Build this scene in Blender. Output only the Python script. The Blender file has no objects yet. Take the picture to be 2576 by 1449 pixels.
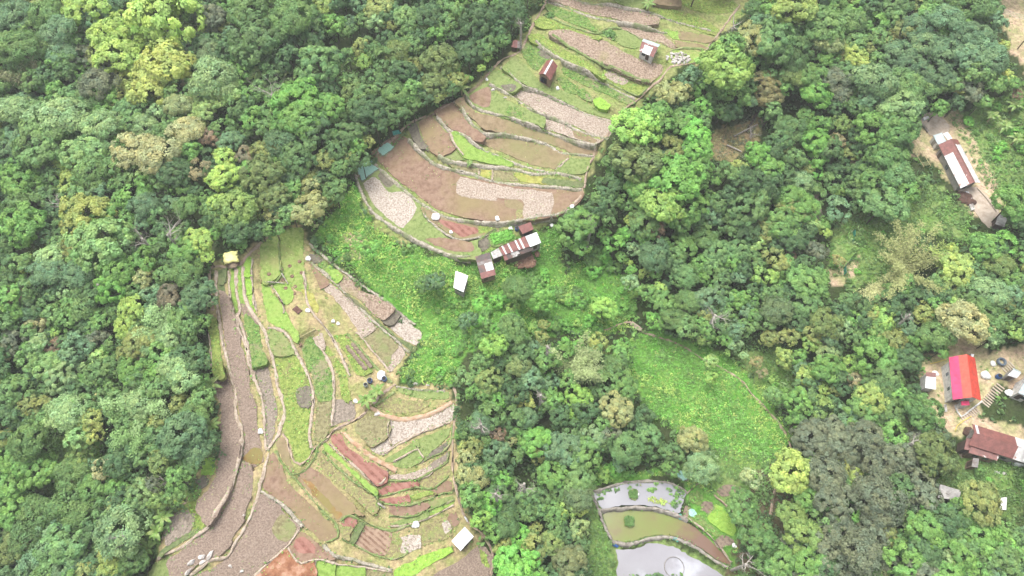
import bpy, bmesh, math, random
import numpy as np
from mathutils import Vector, Matrix
from mathutils.geometry import tessellate_polygon
random.seed(7); rng = np.random.default_rng(7)
S = bpy.context.scene; COL = S.collection
PI = math.pi; R = math.radians

# ------------------------------------------------------------ camera, sky, sun, exposure
CAM_H, PITCH, FPX, CU, CV = 140.0, 62.0, 1773.0, 1288.0, 724.5     # FPX etc. in units of a 2576 x 1449 picture
cam = bpy.data.objects.new('camera', bpy.data.cameras.new('camera')); COL.objects.link(cam)
cam.location = (0, 0, CAM_H); cam.rotation_euler = (R(90 - PITCH), 0, 0)
cam.data.sensor_width = 36; cam.data.lens = 36 * FPX / 2576
cam.data.clip_start = 1; cam.data.clip_end = 6000
S.camera = cam
W = bpy.data.worlds.new('World'); S.world = W; W.use_nodes = True
sky = W.node_tree.nodes.new('ShaderNodeTexSky'); sky.sky_type = 'NISHITA'; sky.sun_disc = False
SUN_EL, SUN_AZ = 70.0, -35.0                                        # high behind cloud, up-left of the picture
sky.sun_elevation = R(SUN_EL); sky.sun_rotation = R(SUN_AZ)
sky.air_density = 1.0; sky.dust_density = 6.0; sky.ozone_density = 1.0
bg = W.node_tree.nodes['Background']; bg.inputs['Strength'].default_value = 0.15
hs = W.node_tree.nodes.new('ShaderNodeHueSaturation'); hs.inputs['Saturation'].default_value = .3      # clouded over
W.node_tree.links.new(sky.outputs[0], hs.inputs['Color']); W.node_tree.links.new(hs.outputs[0], bg.inputs['Color'])
sun = bpy.data.objects.new('sun', bpy.data.lights.new('sun', 'SUN')); COL.objects.link(sun)
sun.data.energy = 1.2; sun.data.angle = R(40); sun.data.color = (1.0, 0.97, 0.92)
sd = Vector((math.sin(R(SUN_AZ)) * math.cos(R(SUN_EL)), math.cos(R(SUN_AZ)) * math.cos(R(SUN_EL)), math.sin(R(SUN_EL))))
sun.rotation_euler = sd.to_track_quat('Z', 'Y').to_euler(); sun.location = (0, 60, 200)
S.view_settings.view_transform = 'Standard'; S.view_settings.look = 'None'
S.view_settings.exposure = 1.02; S.view_settings.gamma = 1.0; S.view_settings.use_curve_mapping = False
S.cycles.max_bounces = 5; S.cycles.diffuse_bounces = 3; S.cycles.transmission_bounces = 3
S.cycles.use_adaptive_sampling = True; S.cycles.adaptive_threshold = 0.02

# ------------------------------------------------------------ photo survey -> place
TL = dict(A=(1300,500,2.3373), B=(1900,0,2.3373), C=(780,880,2.3373), D=(580,1648,2.3373), E=(1300,1500,1.8864),
          F=(2200,1700,2.5511), G=(3500,1250,1.7049), H=(3500,350,2.2293), I=(0,0,1.9167), J=(0,756,1.9167),
          K=(0,1512,1.9167), L=(1200,0,1.9167), M=(2688,0,1.9167), N=(2300,756,1.9167), O=(1700,1200,2.3373),
          P=(2688,1512,1.9167), Q=(780,1300,2.3373), R=(3200,700,2.0697), V=(0,0,0.63889))
def uv(t, x, y):
    a, b, s = TL[t]; return ((a + x / s) / 1.56522, (b + y / s) / 1.56522)
def upx(t): return 1.0 / TL[t][2] / 1.56522
_c, _s = math.cos(R(90 - PITCH)), math.sin(R(90 - PITCH))
def ray(u, v):
    dx, dy = (u - CU) / FPX, -(v - CV) / FPX
    return dx, dy * _c + _s, dy * _s - _c
def at_z(u, v, z):
    d = ray(u, v); k = (z - CAM_H) / d[2]
    return (d[0] * k, d[1] * k, z)
def proj(x, y, z):                                                    # survey pixel of a place
    z = z - CAM_H
    yy = y * _c + z * _s; zz = -y * _s + z * _c
    return CU + FPX * x / -zz, CV - FPX * yy / -zz
CTRL = '''1600,20,11.5 1450,150,9.4 1700,200,8.3 1300,250,7.9 1500,330,6.1 1200,350,5.8 950,400,4 1400,430,4 1250,480,2.9 950,470,3.2 1450,520,2.5 1100,560,1.6
1250,600,1.1 1150,640,1 1200,680,-2.5 1000,620,-1 1100,780,-5 850,560,1 1350,700,-6 1500,650,-8 1600,820,-10 600,660,6 700,620,5.5 560,900,5.5
650,900,4.5 760,800,3.5 850,700,2 900,800,0.5 1040,860,-2 780,1000,2.5 880,950,1 1000,960,-1 560,1200,4.5 480,1350,3.5 650,1200,3 760,1150,1.8
900,1100,0 1100,1050,-2 800,1300,0.5 1000,1250,-1.5 1130,1200,-3 700,1400,1.5 1000,1400,-3 1160,1350,-4 450,600,0 450,900,0 350,1100,-3 200,900,-6
100,1300,-10 300,1400,-5 100,500,-5 300,300,-3 100,100,0 600,300,0 700,500,1.5 900,200,3 1150,100,4.3 1100,250,4.3 700,50,2 1850,100,6
1700,350,1.4 1900,350,-3 1600,500,-3 2050,500,-9 1800,650,-9 2000,850,-9 2200,200,0 2400,150,4 2550,100,7 2400,400,0 2500,520,0 2200,620,-6
2300,800,-6 2450,950,-2 2560,900,0 2500,1100,-1 2300,1100,-5 2100,1200,-8 1800,950,-9 1750,1100,-9 1400,1050,-8 1350,1300,-9 1600,1230,-9 1660,1330,-10
1690,1410,-11 2000,1400,-9 2400,1400,-5 1400,1430,-8'''
_cp = np.array([at_z(*map(float, t.split(',')[:2]), 0)[:2] + (float(t.split(',')[2]),) for t in CTRL.split()])
def base_h(x, y):
    x = np.asarray(x, float); y = np.asarray(y, float)
    d2 = (x[..., None] - _cp[:, 0]) ** 2 + (y[..., None] - _cp[:, 1]) ** 2
    w = 1.0 / (d2 + 40.0) ** 2
    return (w * _cp[:, 2]).sum(-1) / w.sum(-1)
def on_ground(u, v, dz=0.0):
    z = 0.0
    for _ in range(10):
        p = at_z(u, v, z); z = 0.4 * z + 0.6 * (float(base_h(p[0], p[1])) + dz)
    return at_z(u, v, z)
def parse(txt, tile):
    out = []
    for tok in txt.split():
        if ':' in tok: tile, tok = tok.split(':')
        a, b = tok.split(','); out.append(uv(tile, float(a), float(b)))
    return out
def smooth_closed(p, n=3, jit=0.0):
    p = np.array(p); N = len(p); out = []
    for i in range(N):
        a, b, c, d = p[i - 1], p[i], p[(i + 1) % N], p[(i + 2) % N]
        m1, m2 = (c - a) * .33, (d - b) * .33
        lim = np.linalg.norm(c - b)
        for m in (m1, m2):
            l = np.linalg.norm(m)
            if l > lim * .6: m *= lim * .6 / l
        nn = max(n, int(lim/.9)) if jit else n
        for k in range(nn):
            t = k / nn
            h = (2*t**3-3*t**2+1)*b + (t**3-2*t**2+t)*m1 + (-2*t**3+3*t**2)*c + (t**3-t**2)*m2
            out.append(h + rng.normal(0, jit, 2) if jit else h)
    return np.array(out)
def smooth_open(p, step):
    p = np.array(p, float); out = []
    for i in range(len(p) - 1):
        a, b, c, d = p[max(i-1, 0)], p[i], p[i+1], p[min(i+2, len(p)-1)]
        m1, m2 = (c - a) * .5, (d - b) * .5
        n = max(1, int(np.linalg.norm(c - b) / step))
        for k in range(n):
            t = k / n
            out.append((2*t**3-3*t**2+1)*b + (t**3-2*t**2+t)*m1 + (-2*t**3+3*t**2)*c + (t**3-t**2)*m2)
    out.append(p[-1]); return np.array(out)
def inside(px, py, poly):
    poly = np.asarray(poly); r = np.zeros(px.shape, bool)
    x1, y1 = poly[-1]
    for x2, y2 in poly:
        c = (y2 > py) != (y1 > py)
        with np.errstate(divide='ignore', invalid='ignore'):
            xi = (x1 - x2) * (py - y2) / (y1 - y2) + x2
        r ^= c & (px < xi); x1, y1 = x2, y2
    return r
def edge_dist(px, py, poly):
    d = np.full(px.shape, 1e9); poly = np.asarray(poly); a = poly[-1]
    for b in poly:
        ab = b - a; L = max(ab @ ab, 1e-9)
        t = np.clip(((px - a[0]) * ab[0] + (py - a[1]) * ab[1]) / L, 0, 1)
        d = np.minimum(d, np.hypot(px - a[0] - t * ab[0], py - a[1] - t * ab[1])); a = b
    return d

# ------------------------------------------------------------ materials
def lin(c):
    return tuple(((x / 255) / 12.92 if x <= 10 else ((x / 255 + .055) / 1.055) ** 2.4) for x in c)
def tint(c, k=0.8, desat=0.0):
    l = lin(c); g = .3*l[0]+.59*l[1]+.11*l[2]
    return tuple(min((x*(1-desat)+g*desat) * k, .85) for x in l) + (1,)
def newmat(name):
    m = bpy.data.materials.new(name); m.use_nodes = True
    return m, m.node_tree.nodes, m.node_tree.links, m.node_tree.nodes['Principled BSDF']
def N(nodes, t, **kw):
    n = nodes.new('ShaderNode' + t)
    for k, v in kw.items():
        if k in n.inputs: n.inputs[k].default_value = v
        else: setattr(n, k, v)
    return n
def noise(nt, scale, detail=3, rough=.55, vec=None, coord='Object'):
    nodes, links = nt.nodes, nt.links
    tc = nodes.new('ShaderNodeNewGeometry'); n = N(nodes, 'TexNoise', Scale=scale, Detail=detail, Roughness=rough)
    links.new(tc.outputs['Position'] if vec is None else vec, n.inputs['Vector']); return n.outputs['Fac']
def ramp(nt, fac, stops):
    r = nt.nodes.new('ShaderNodeValToRGB'); el = r.color_ramp.elements
    while len(el) < len(stops): el.new(.5)
    for e, (p, c) in zip(el, stops): e.position = p; e.color = c
    nt.links.new(fac, r.inputs['Fac']); return r.outputs['Color']
def mix(nt, fac, a, b, mode='MIX'):
    m = nt.nodes.new('ShaderNodeMix'); m.data_type = 'RGBA'; m.blend_type = mode
    for s, v in ((m.inputs[0], fac), (m.inputs[6], a), (m.inputs[7], b)):
        if hasattr(v, 'links') or hasattr(v, 'is_linked'): nt.links.new(v, s)
        else: s.default_value = v
    return m.outputs[2]
def bump(nt, bsdf, h, strength, dist):
    b = N(nt.nodes, 'Bump', Strength=strength, Distance=dist); nt.links.new(h, b.inputs['Height'])
    nt.links.new(b.outputs[0], bsdf.inputs['Normal'])
def soil(name, dark, main, light, scale, patch=None, pscale=.12, plo=.52, phi=.62, bmp=.25, rows=0, rough=.95, k=.8):
    m, nd, lk, bs = newmat(name); nt = m.node_tree; tint = lambda c, k: globals()['tint'](c, k*.9, .14)
    f = noise(nt, scale, 4, .65)
    c = ramp(nt, f, [(.36, tint(dark, k)), (.48, tint(main, k)), (.63, tint(light, k))])
    f2 = noise(nt, .35, 3, .6)
    c = mix(nt, ramp(nt, f2, [(.3, (.3,)*3+(1,)), (.7, (0, 0, 0, 1))]), c, tint(dark, k))
    if patch:
        f3 = noise(nt, pscale, 5, .65)
        c = mix(nt, ramp(nt, f3, [(plo, (0, 0, 0, 1)), (phi, (.85,)*3+(1,))]), c, tint(patch, k))
    if rows:
        tc = nd.new('ShaderNodeTexCoord'); w = N(nd, 'TexWave', Scale=rows, Distortion=1.5, Detail=2)
        w.bands_direction = 'DIAGONAL'; lk.new(tc.outputs['Object'], w.inputs['Vector'])
        c = mix(nt, ramp(nt, w.outputs['Fac'], [(.25, (0, 0, 0, 1)), (.6, (.6,)*3+(1,))]), c, tint(light, k))
    lk.new(c, bs.inputs['Base Color']); bs.inputs['Roughness'].default_value = rough
    bs.inputs['Specular IOR Level'].default_value = .15
    bump(nt, bs, f, bmp, .5); return m
FM = {
 'clod': soil('pale_clods', (160,140,122), (194,175,156), (220,203,186), 2.9, bmp=.8),
 'clodb': soil('brown_clods', (140,116,96), (176,152,130), (206,184,162), 2.2, patch=(168,160,104), plo=.56, phi=.7, bmp=.8),
 'clodw': soil('white_clods', (162,144,128), (204,190,174), (230,218,204), 2.7, bmp=.8),
 'soil': soil('ploughed_soil', (138,117,102), (160,139,121), (184,163,146), 3.3, bmp=.7),
 'soilg': soil('grey_soil', (130,118,102), (156,142,126), (180,164,148), 2.4, patch=(138,140,92), plo=.6, phi=.75, bmp=.6),
 'red': soil('red_soil', (132,84,70), (158,104,90), (178,128,112), .9, rows=.35, bmp=.2),
 'redtan': soil('reddish_mud', (136,106,86), (154,124,102), (168,140,116), .9, patch=(154,138,92), pscale=.07, plo=.46, phi=.64, bmp=.15),
 'tan': soil('olive_mud', (138,118,86), (154,134,100), (168,146,112), .8, patch=(144,142,86), pscale=.07, plo=.44, phi=.62, bmp=.15),
 'rust': soil('rusty_mud', (144,92,62), (172,118,82), (202,158,130), .6, patch=(168,138,108), pscale=.1, bmp=.2),
 'orange': soil('orange_mud', (140,98,48), (162,118,62), (168,138,84), .5, patch=(144,136,74), plo=.48, phi=.62, bmp=.2),
 'rows': soil('brown_rows', (126,94,74), (150,118,94), (186,158,132), .9, rows=.55, bmp=.4),
 'olive': soil('olive_stubble', (124,116,80), (148,140,96), (168,162,114), 1.8, patch=(140,150,88), pscale=.2, bmp=.4),
 'oliveY': soil('olive_sprouts', (134,120,84), (156,144,100), (178,178,104), 2.2, patch=(146,158,84), pscale=.3, plo=.5, phi=.6, bmp=.5),
 'yellow': soil('yellow_seedlings', (146,142,62), (172,170,72), (190,190,92), 1.2, patch=(156,168,66), bmp=.3),
 'rice': soil('rice_seedlings', (122,156,54), (142,180,64), (158,192,80), 1.5, patch=(152,178,78), bmp=.35),
 'lime': soil('lime_seedlings', (128,170,40), (150,198,50), (164,208,66), 1.5, bmp=.35),
 'grass': soil('short_grass', (112,132,66), (138,158,82), (152,168,96), 1.4, patch=(154,150,98), plo=.55, phi=.7, bmp=.3),
 'grassd': soil('dull_grass', (92,112,64), (118,134,80), (134,146,90), 1.4, patch=(126,124,88), plo=.5, phi=.65, bmp=.3),
 'meadow': soil('meadow', (122,150,56), (150,176,76), (170,186,98), 1.3, patch=(158,160,92), pscale=.1, bmp=.4),
 'leafy': soil('leafy_crop_bed', (84,118,48), (120,150,66), (148,168,86), 1.5, patch=(158,146,112), pscale=.25, plo=.55, phi=.65, bmp=.5),
 'leafyY': soil('lime_crop_bed', (104,128,48), (142,162,64), (166,182,82), 1.5, patch=(150,140,92), pscale=.25, plo=.57, phi=.68, bmp=.5),
 'dark': soil('dark_bed', (104,98,84), (128,120,104), (144,136,116), 1.6, patch=(116,124,84), plo=.55, phi=.7, bmp=.35),
 'garden': soil('garden_soil', (112,96,82), (140,122,104), (162,142,122), 1.8, rows=.5, bmp=.5),
 'cabbage_bed': soil('cabbage_bed', (112,120,96), (134,140,110), (152,150,124), 1.4, bmp=.4),
 'yard': soil('bare_yard', (176,158,138), (198,180,160), (212,196,178), .7, patch=(180,166,146), bmp=.15),
}
PATHM = soil('path_earth', (150,126,104), (186,162,138), (206,184,162), 1.2, patch=(150,150,96), pscale=.3, plo=.58, phi=.7, bmp=.3)
BUNDM = soil('bund_earth', (166,148,126), (196,176,154), (218,200,180), 1.6, patch=(148,158,104), pscale=.22, plo=.6, phi=.7, bmp=.4)
BUNDG = soil('grassy_bund', (108,134,66), (136,158,84), (164,172,112), 1.5, patch=(182,168,138), pscale=.3, plo=.56, phi=.68, bmp=.4)
STONE = soil('dry_stone', (140,132,112), (186,176,156), (218,208,190), 1.7, patch=(132,146,90), pscale=.3, plo=.5, phi=.62, bmp=.6)
CLAYB = soil('clay_bank', (182,140,104), (208,172,138), (222,190,160), .9, bmp=.4)
CONC = soil('weathered_concrete', (132,124,112), (166,158,146), (190,182,170), 1.2, bmp=.2)
ROCKM = soil('pale_rock', (168,158,150), (212,204,196), (236,230,224), 1.1, bmp=.5)
BARK = soil('bark', (72,62,52), (98,86,72), (128,116,100), 3., bmp=.4)
DEADW = soil('bleached_wood', (150,140,128), (190,182,170), (214,206,196), 2.5, bmp=.3)
BAMBOOM = soil('bamboo_culm', (150,140,84), (186,176,120), (206,198,150), 2., bmp=.1)
def plain(name, c, rough=.6, k=.8, spot=None, scale=1.5, metal=0, lo=.5, hi=.6, stretch=None):
    m, nd, lk, bs = newmat(name); nt = m.node_tree
    tc = nd.new('ShaderNodeTexCoord'); mp = nd.new('ShaderNodeMapping'); lk.new(tc.outputs['Object'], mp.inputs['Vector'])
    if stretch: mp.inputs['Scale'].default_value = stretch
    f = noise(nt, scale, 5, .65, vec=mp.outputs[0])
    d = tuple(x * .82 for x in c)
    col = ramp(nt, f, [(.35, tint(d, k)), (.6, tint(c, k))])
    if spot:
        f2 = noise(nt, scale * .55, 5, .7, vec=mp.outputs[0])
        col = mix(nt, ramp(nt, f2, [(lo, (0, 0, 0, 1)), (hi, (1, 1, 1, 1))]), col, tint(spot, k))
    lk.new(col, bs.inputs['Base Color']); bs.inputs['Roughness'].default_value = rough; bs.inputs['Metallic'].default_value = metal
    return m
def sheet(name, c, spot=None, lo=.5, hi=.62, rough=.45, k=.8, scale=1.1):      # corrugated roofing
    m = plain(name, c, rough, k, spot, scale, 0, lo, hi); nt = m.node_tree; bs = nt.nodes['Principled BSDF']
    uvn = nt.nodes.new('ShaderNodeUVMap'); w = N(nt.nodes, 'TexWave', Scale=1.6); w.bands_direction = 'X'
    nt.links.new(uvn.outputs[0], w.inputs['Vector']); bump(nt, bs, w.outputs['Fac'], .6, .08); return m
MT = {
 'white': sheet('white_roof_sheet', (250,250,250), k=.9), 'whiter': sheet('white_sheet_with_rust', (238,236,234), (172,120,104), .58, .66),
 'rust': sheet('rusty_roof_sheet', (136,88,78), (118,72,62)), 'rustw': sheet('rusty_sheet_with_white', (146,96,88), (226,214,208), .6, .64),
 'redr': sheet('red_roof_sheet', (152,98,90), (124,80,72)), 'coral': sheet('coral_roof_sheet', (240,104,84), (232,92,76)),
 'coral2': sheet('coral_red_roof_sheet', (232,84,66), (222,76,60)),
 'pink': sheet('pink_roof_sheet', (236,72,122), (228,66,112)), 'grey': sheet('grey_roof_sheet', (150,144,140), (118,104,98)),
 'dark': sheet('dark_roof_sheet', (100,88,84), (124,92,82)), 'ice': sheet('pale_blue_roof_sheet', (206,220,222), (180,196,200)),
 'greyw': sheet('dirty_white_sheet', (214,210,206), (140,132,126), .52, .62),
 'wall': plain('plank_wall', (150,128,104), .85), 'wallw': plain('whitewashed_wall', (224,222,216), .8), 'walld': plain('dark_plank_wall', (92,78,66), .85),
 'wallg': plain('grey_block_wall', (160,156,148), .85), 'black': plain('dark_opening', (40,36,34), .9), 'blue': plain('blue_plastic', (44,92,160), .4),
 'teal': plain('teal_plastic', (64,164,150), .5), 'sack': plain('white_sackcloth', (246,246,244), .7, .9), 'yellow': plain('yellow_tarpaulin', (255,240,160), .5, 1.0, (250,230,136)),
 'net': plain('green_netting', (60,168,140), .6), 'tank': plain('white_plastic', (236,238,240), .35, .9), 'glass': plain('window_glass', (70,84,92), .15),
 'tyre': plain('blue_grey_rubber', (110,124,136), .7), 'straw': plain('straw_thatch', (168,150,126), .95, .8, (120,98,80)),
 'plank': plain('weathered_planks', (176,162,142), .85), 'cable': plain('cable', (196,198,196), .5), 'redclay': plain('clay_earth', (150,116,94), .95, .8, (118,92,76)),
 'hose': plain('yellow_pipe', (222,200,96), .5), 'log': plain('cut_logs', (96,70,58), .9),
}
def leafmat(name, stuff):
    m, nd, lk, bs = newmat(name); nt = m.node_tree
    a = nd.new('ShaderNodeAttribute'); a.attribute_name = 'tint'
    if stuff: c = nd.new('ShaderNodeAttribute'); c.attribute_name = 'col'; co = c.outputs['Color']
    else: c = nd.new('ShaderNodeObjectInfo'); co = c.outputs['Color']
    col = mix(nt, 1.0, co, a.outputs['Color'], 'MULTIPLY')
    lk.new(col, bs.inputs['Base Color']); bs.inputs['Roughness'].default_value = .55; bs.inputs['Specular IOR Level'].default_value = .25
    tr = nd.new('ShaderNodeBsdfTranslucent'); lk.new(col, tr.inputs['Color'])
    ms = N(nd, 'MixShader'); ms.inputs[0].default_value = .33
    lk.new(bs.outputs[0], ms.inputs[1]); lk.new(tr.outputs[0], ms.inputs[2]); lk.new(ms.outputs[0], nd['Material Output'].inputs['Surface'])
    return m
LEAF, LEAFS = leafmat('leaves', False), leafmat('leaf_mass', True)

# ------------------------------------------------------------ object helpers
def link(o, parent=None, kind=None, label=None, cat=None, group=None):
    COL.objects.link(o)
    if parent: o.parent = parent
    if kind: o['kind'] = kind
    if label: o['label'] = label
    if cat: o['category'] = cat
    if group: o['group'] = group
    return o
def empty(name, loc, label, cat, group=None, rz=0):
    o = bpy.data.objects.new(name, None); o.location = loc; o.rotation_euler = (0, 0, rz); o.empty_display_size = .3
    return link(o, None, None, label, cat, group)
def mesh_np(name, v, f, mat=None, attrs=()):
    me = bpy.data.meshes.new(name); v = np.asarray(v, np.float32); f = np.asarray(f, np.int32)
    k = f.shape[1]; me.vertices.add(len(v)); me.vertices.foreach_set('co', v.ravel())
    me.loops.add(f.size); me.loops.foreach_set('vertex_index', f.ravel())
    me.polygons.add(len(f)); me.polygons.foreach_set('loop_start', np.arange(len(f), dtype=np.int32) * k)
    me.polygons.foreach_set('loop_total', np.full(len(f), k, np.int32))
    for nm, arr in attrs:
        at = me.attributes.new(nm, 'FLOAT_COLOR', 'POINT'); a = np.ones((len(v), 4), np.float32)
        a[:, :arr.shape[1]] = arr; at.data.foreach_set('color', a.ravel())
    me.update(); me.validate()
    if mat: me.materials.append(mat)
    return me
class MB:
    def __init__(s): s.v = []; s.f = []
    def poly(s, pts): 
        n = len(s.v); s.v += [tuple(p) for p in pts]; s.f.append(tuple(range(n, n + len(pts))))
    def prism(s, bot, top):                                            # two matching rings
        n = len(s.v); k = len(bot); s.v += [tuple(p) for p in bot] + [tuple(p) for p in top]
        s.f.append(tuple(range(n + k - 1, n - 1, -1))); s.f.append(tuple(range(n + k, n + 2 * k)))
        for i in range(k): j = (i + 1) % k; s.f.append((n + i, n + j, n + k + j, n + k + i))
    def box(s, c, d, rz=0):
        c0, s0 = math.cos(rz), math.sin(rz); q = [(-1,-1),(1,-1),(1,1),(-1,1)]
        r = [(c[0] + a*d[0]/2*c0 - b*d[1]/2*s0, c[1] + a*d[0]/2*s0 + b*d[1]/2*c0) for a, b in q]
        s.prism([(x, y, c[2] - d[2]/2) for x, y in r], [(x, y, c[2] + d[2]/2) for x, y in r])
    def tube(s, pts, rad, k=6):
        pts = [Vector(p) for p in pts]; n0 = len(s.v)
        for i, p in enumerate(pts):
            t = (pts[min(i+1, len(pts)-1)] - pts[max(i-1, 0)]).normalized()
            a = t.orthogonal().normalized() if abs(t.z) > .9 else t.cross(Vector((0, 0, 1))).normalized(); b = t.cross(a)
            r = rad[i] if hasattr(rad, '__len__') else rad
            for j in range(k):
                an = 2*PI*j/k; s.v.append(tuple(p + a*(math.cos(an)*r) + b*(math.sin(an)*r)))
        for i in range(len(pts)-1):
            for j in range(k):
                q = n0+i*k; s.f.append((q+j, q+(j+1)%k, q+k+(j+1)%k, q+k+j))
        s.f.append(tuple(range(n0+k-1, n0-1, -1))); e = n0+(len(pts)-1)*k; s.f.append(tuple(range(e, e+k)))
    def lathe(s, c, prof, k=14):
        n0 = len(s.v)
        for r, z in prof:
            for j in range(k): s.v.append((c[0]+r*math.cos(2*PI*j/k), c[1]+r*math.sin(2*PI*j/k), c[2]+z))
        for i in range(len(prof)-1):
            for j in range(k): q = n0+i*k; s.f.append((q+j, q+(j+1)%k, q+k+(j+1)%k, q+k+j))
        s.f.append(tuple(range(n0+k-1, n0-1, -1))); e = n0+(len(prof)-1)*k; s.f.append(tuple(range(e, e+k)))
    def blob(s, c, r, seed=0, rough=.2, zs=.7, sub=2):
        bm = bmesh.new(); bmesh.ops.create_icosphere(bm, subdivisions=sub, radius=1); q = random.Random(seed); n0 = len(s.v)
        ph = [q.uniform(0, 6) for _ in range(6)]
        for v in bm.verts:
            k = 1 + rough*(math.sin(3*v.co.x+ph[0])+math.sin(4*v.co.y+ph[1])+math.sin(3*v.co.z+ph[2]))*.5 + q.uniform(-rough, rough)*.4
            s.v.append((c[0]+v.co.x*k*r, c[1]+v.co.y*k*r, c[2]+v.co.z*k*r*zs))
        for f in bm.faces: s.f.append(tuple(n0+v.index for v in f.verts))
        bm.free()
    def build(s, name, mat, parent=None, origin=None, smooth=False, **kw):
        me = bpy.data.meshes.new(name)
        if origin is not None: s.v = [(a-origin[0], b-origin[1], c-origin[2]) for a, b, c in s.v]
        me.from_pydata(s.v, [], s.f); me.update()
        me.materials.append(mat); uvl = me.uv_layers.new(name='UVMap')
        if smooth: me.polygons.foreach_set('use_smooth', [True]*len(me.polygons))
        o = bpy.data.objects.new(name, me)
        if origin is not None and parent is None: o.location = origin
        return link(o, parent, **kw)

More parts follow.
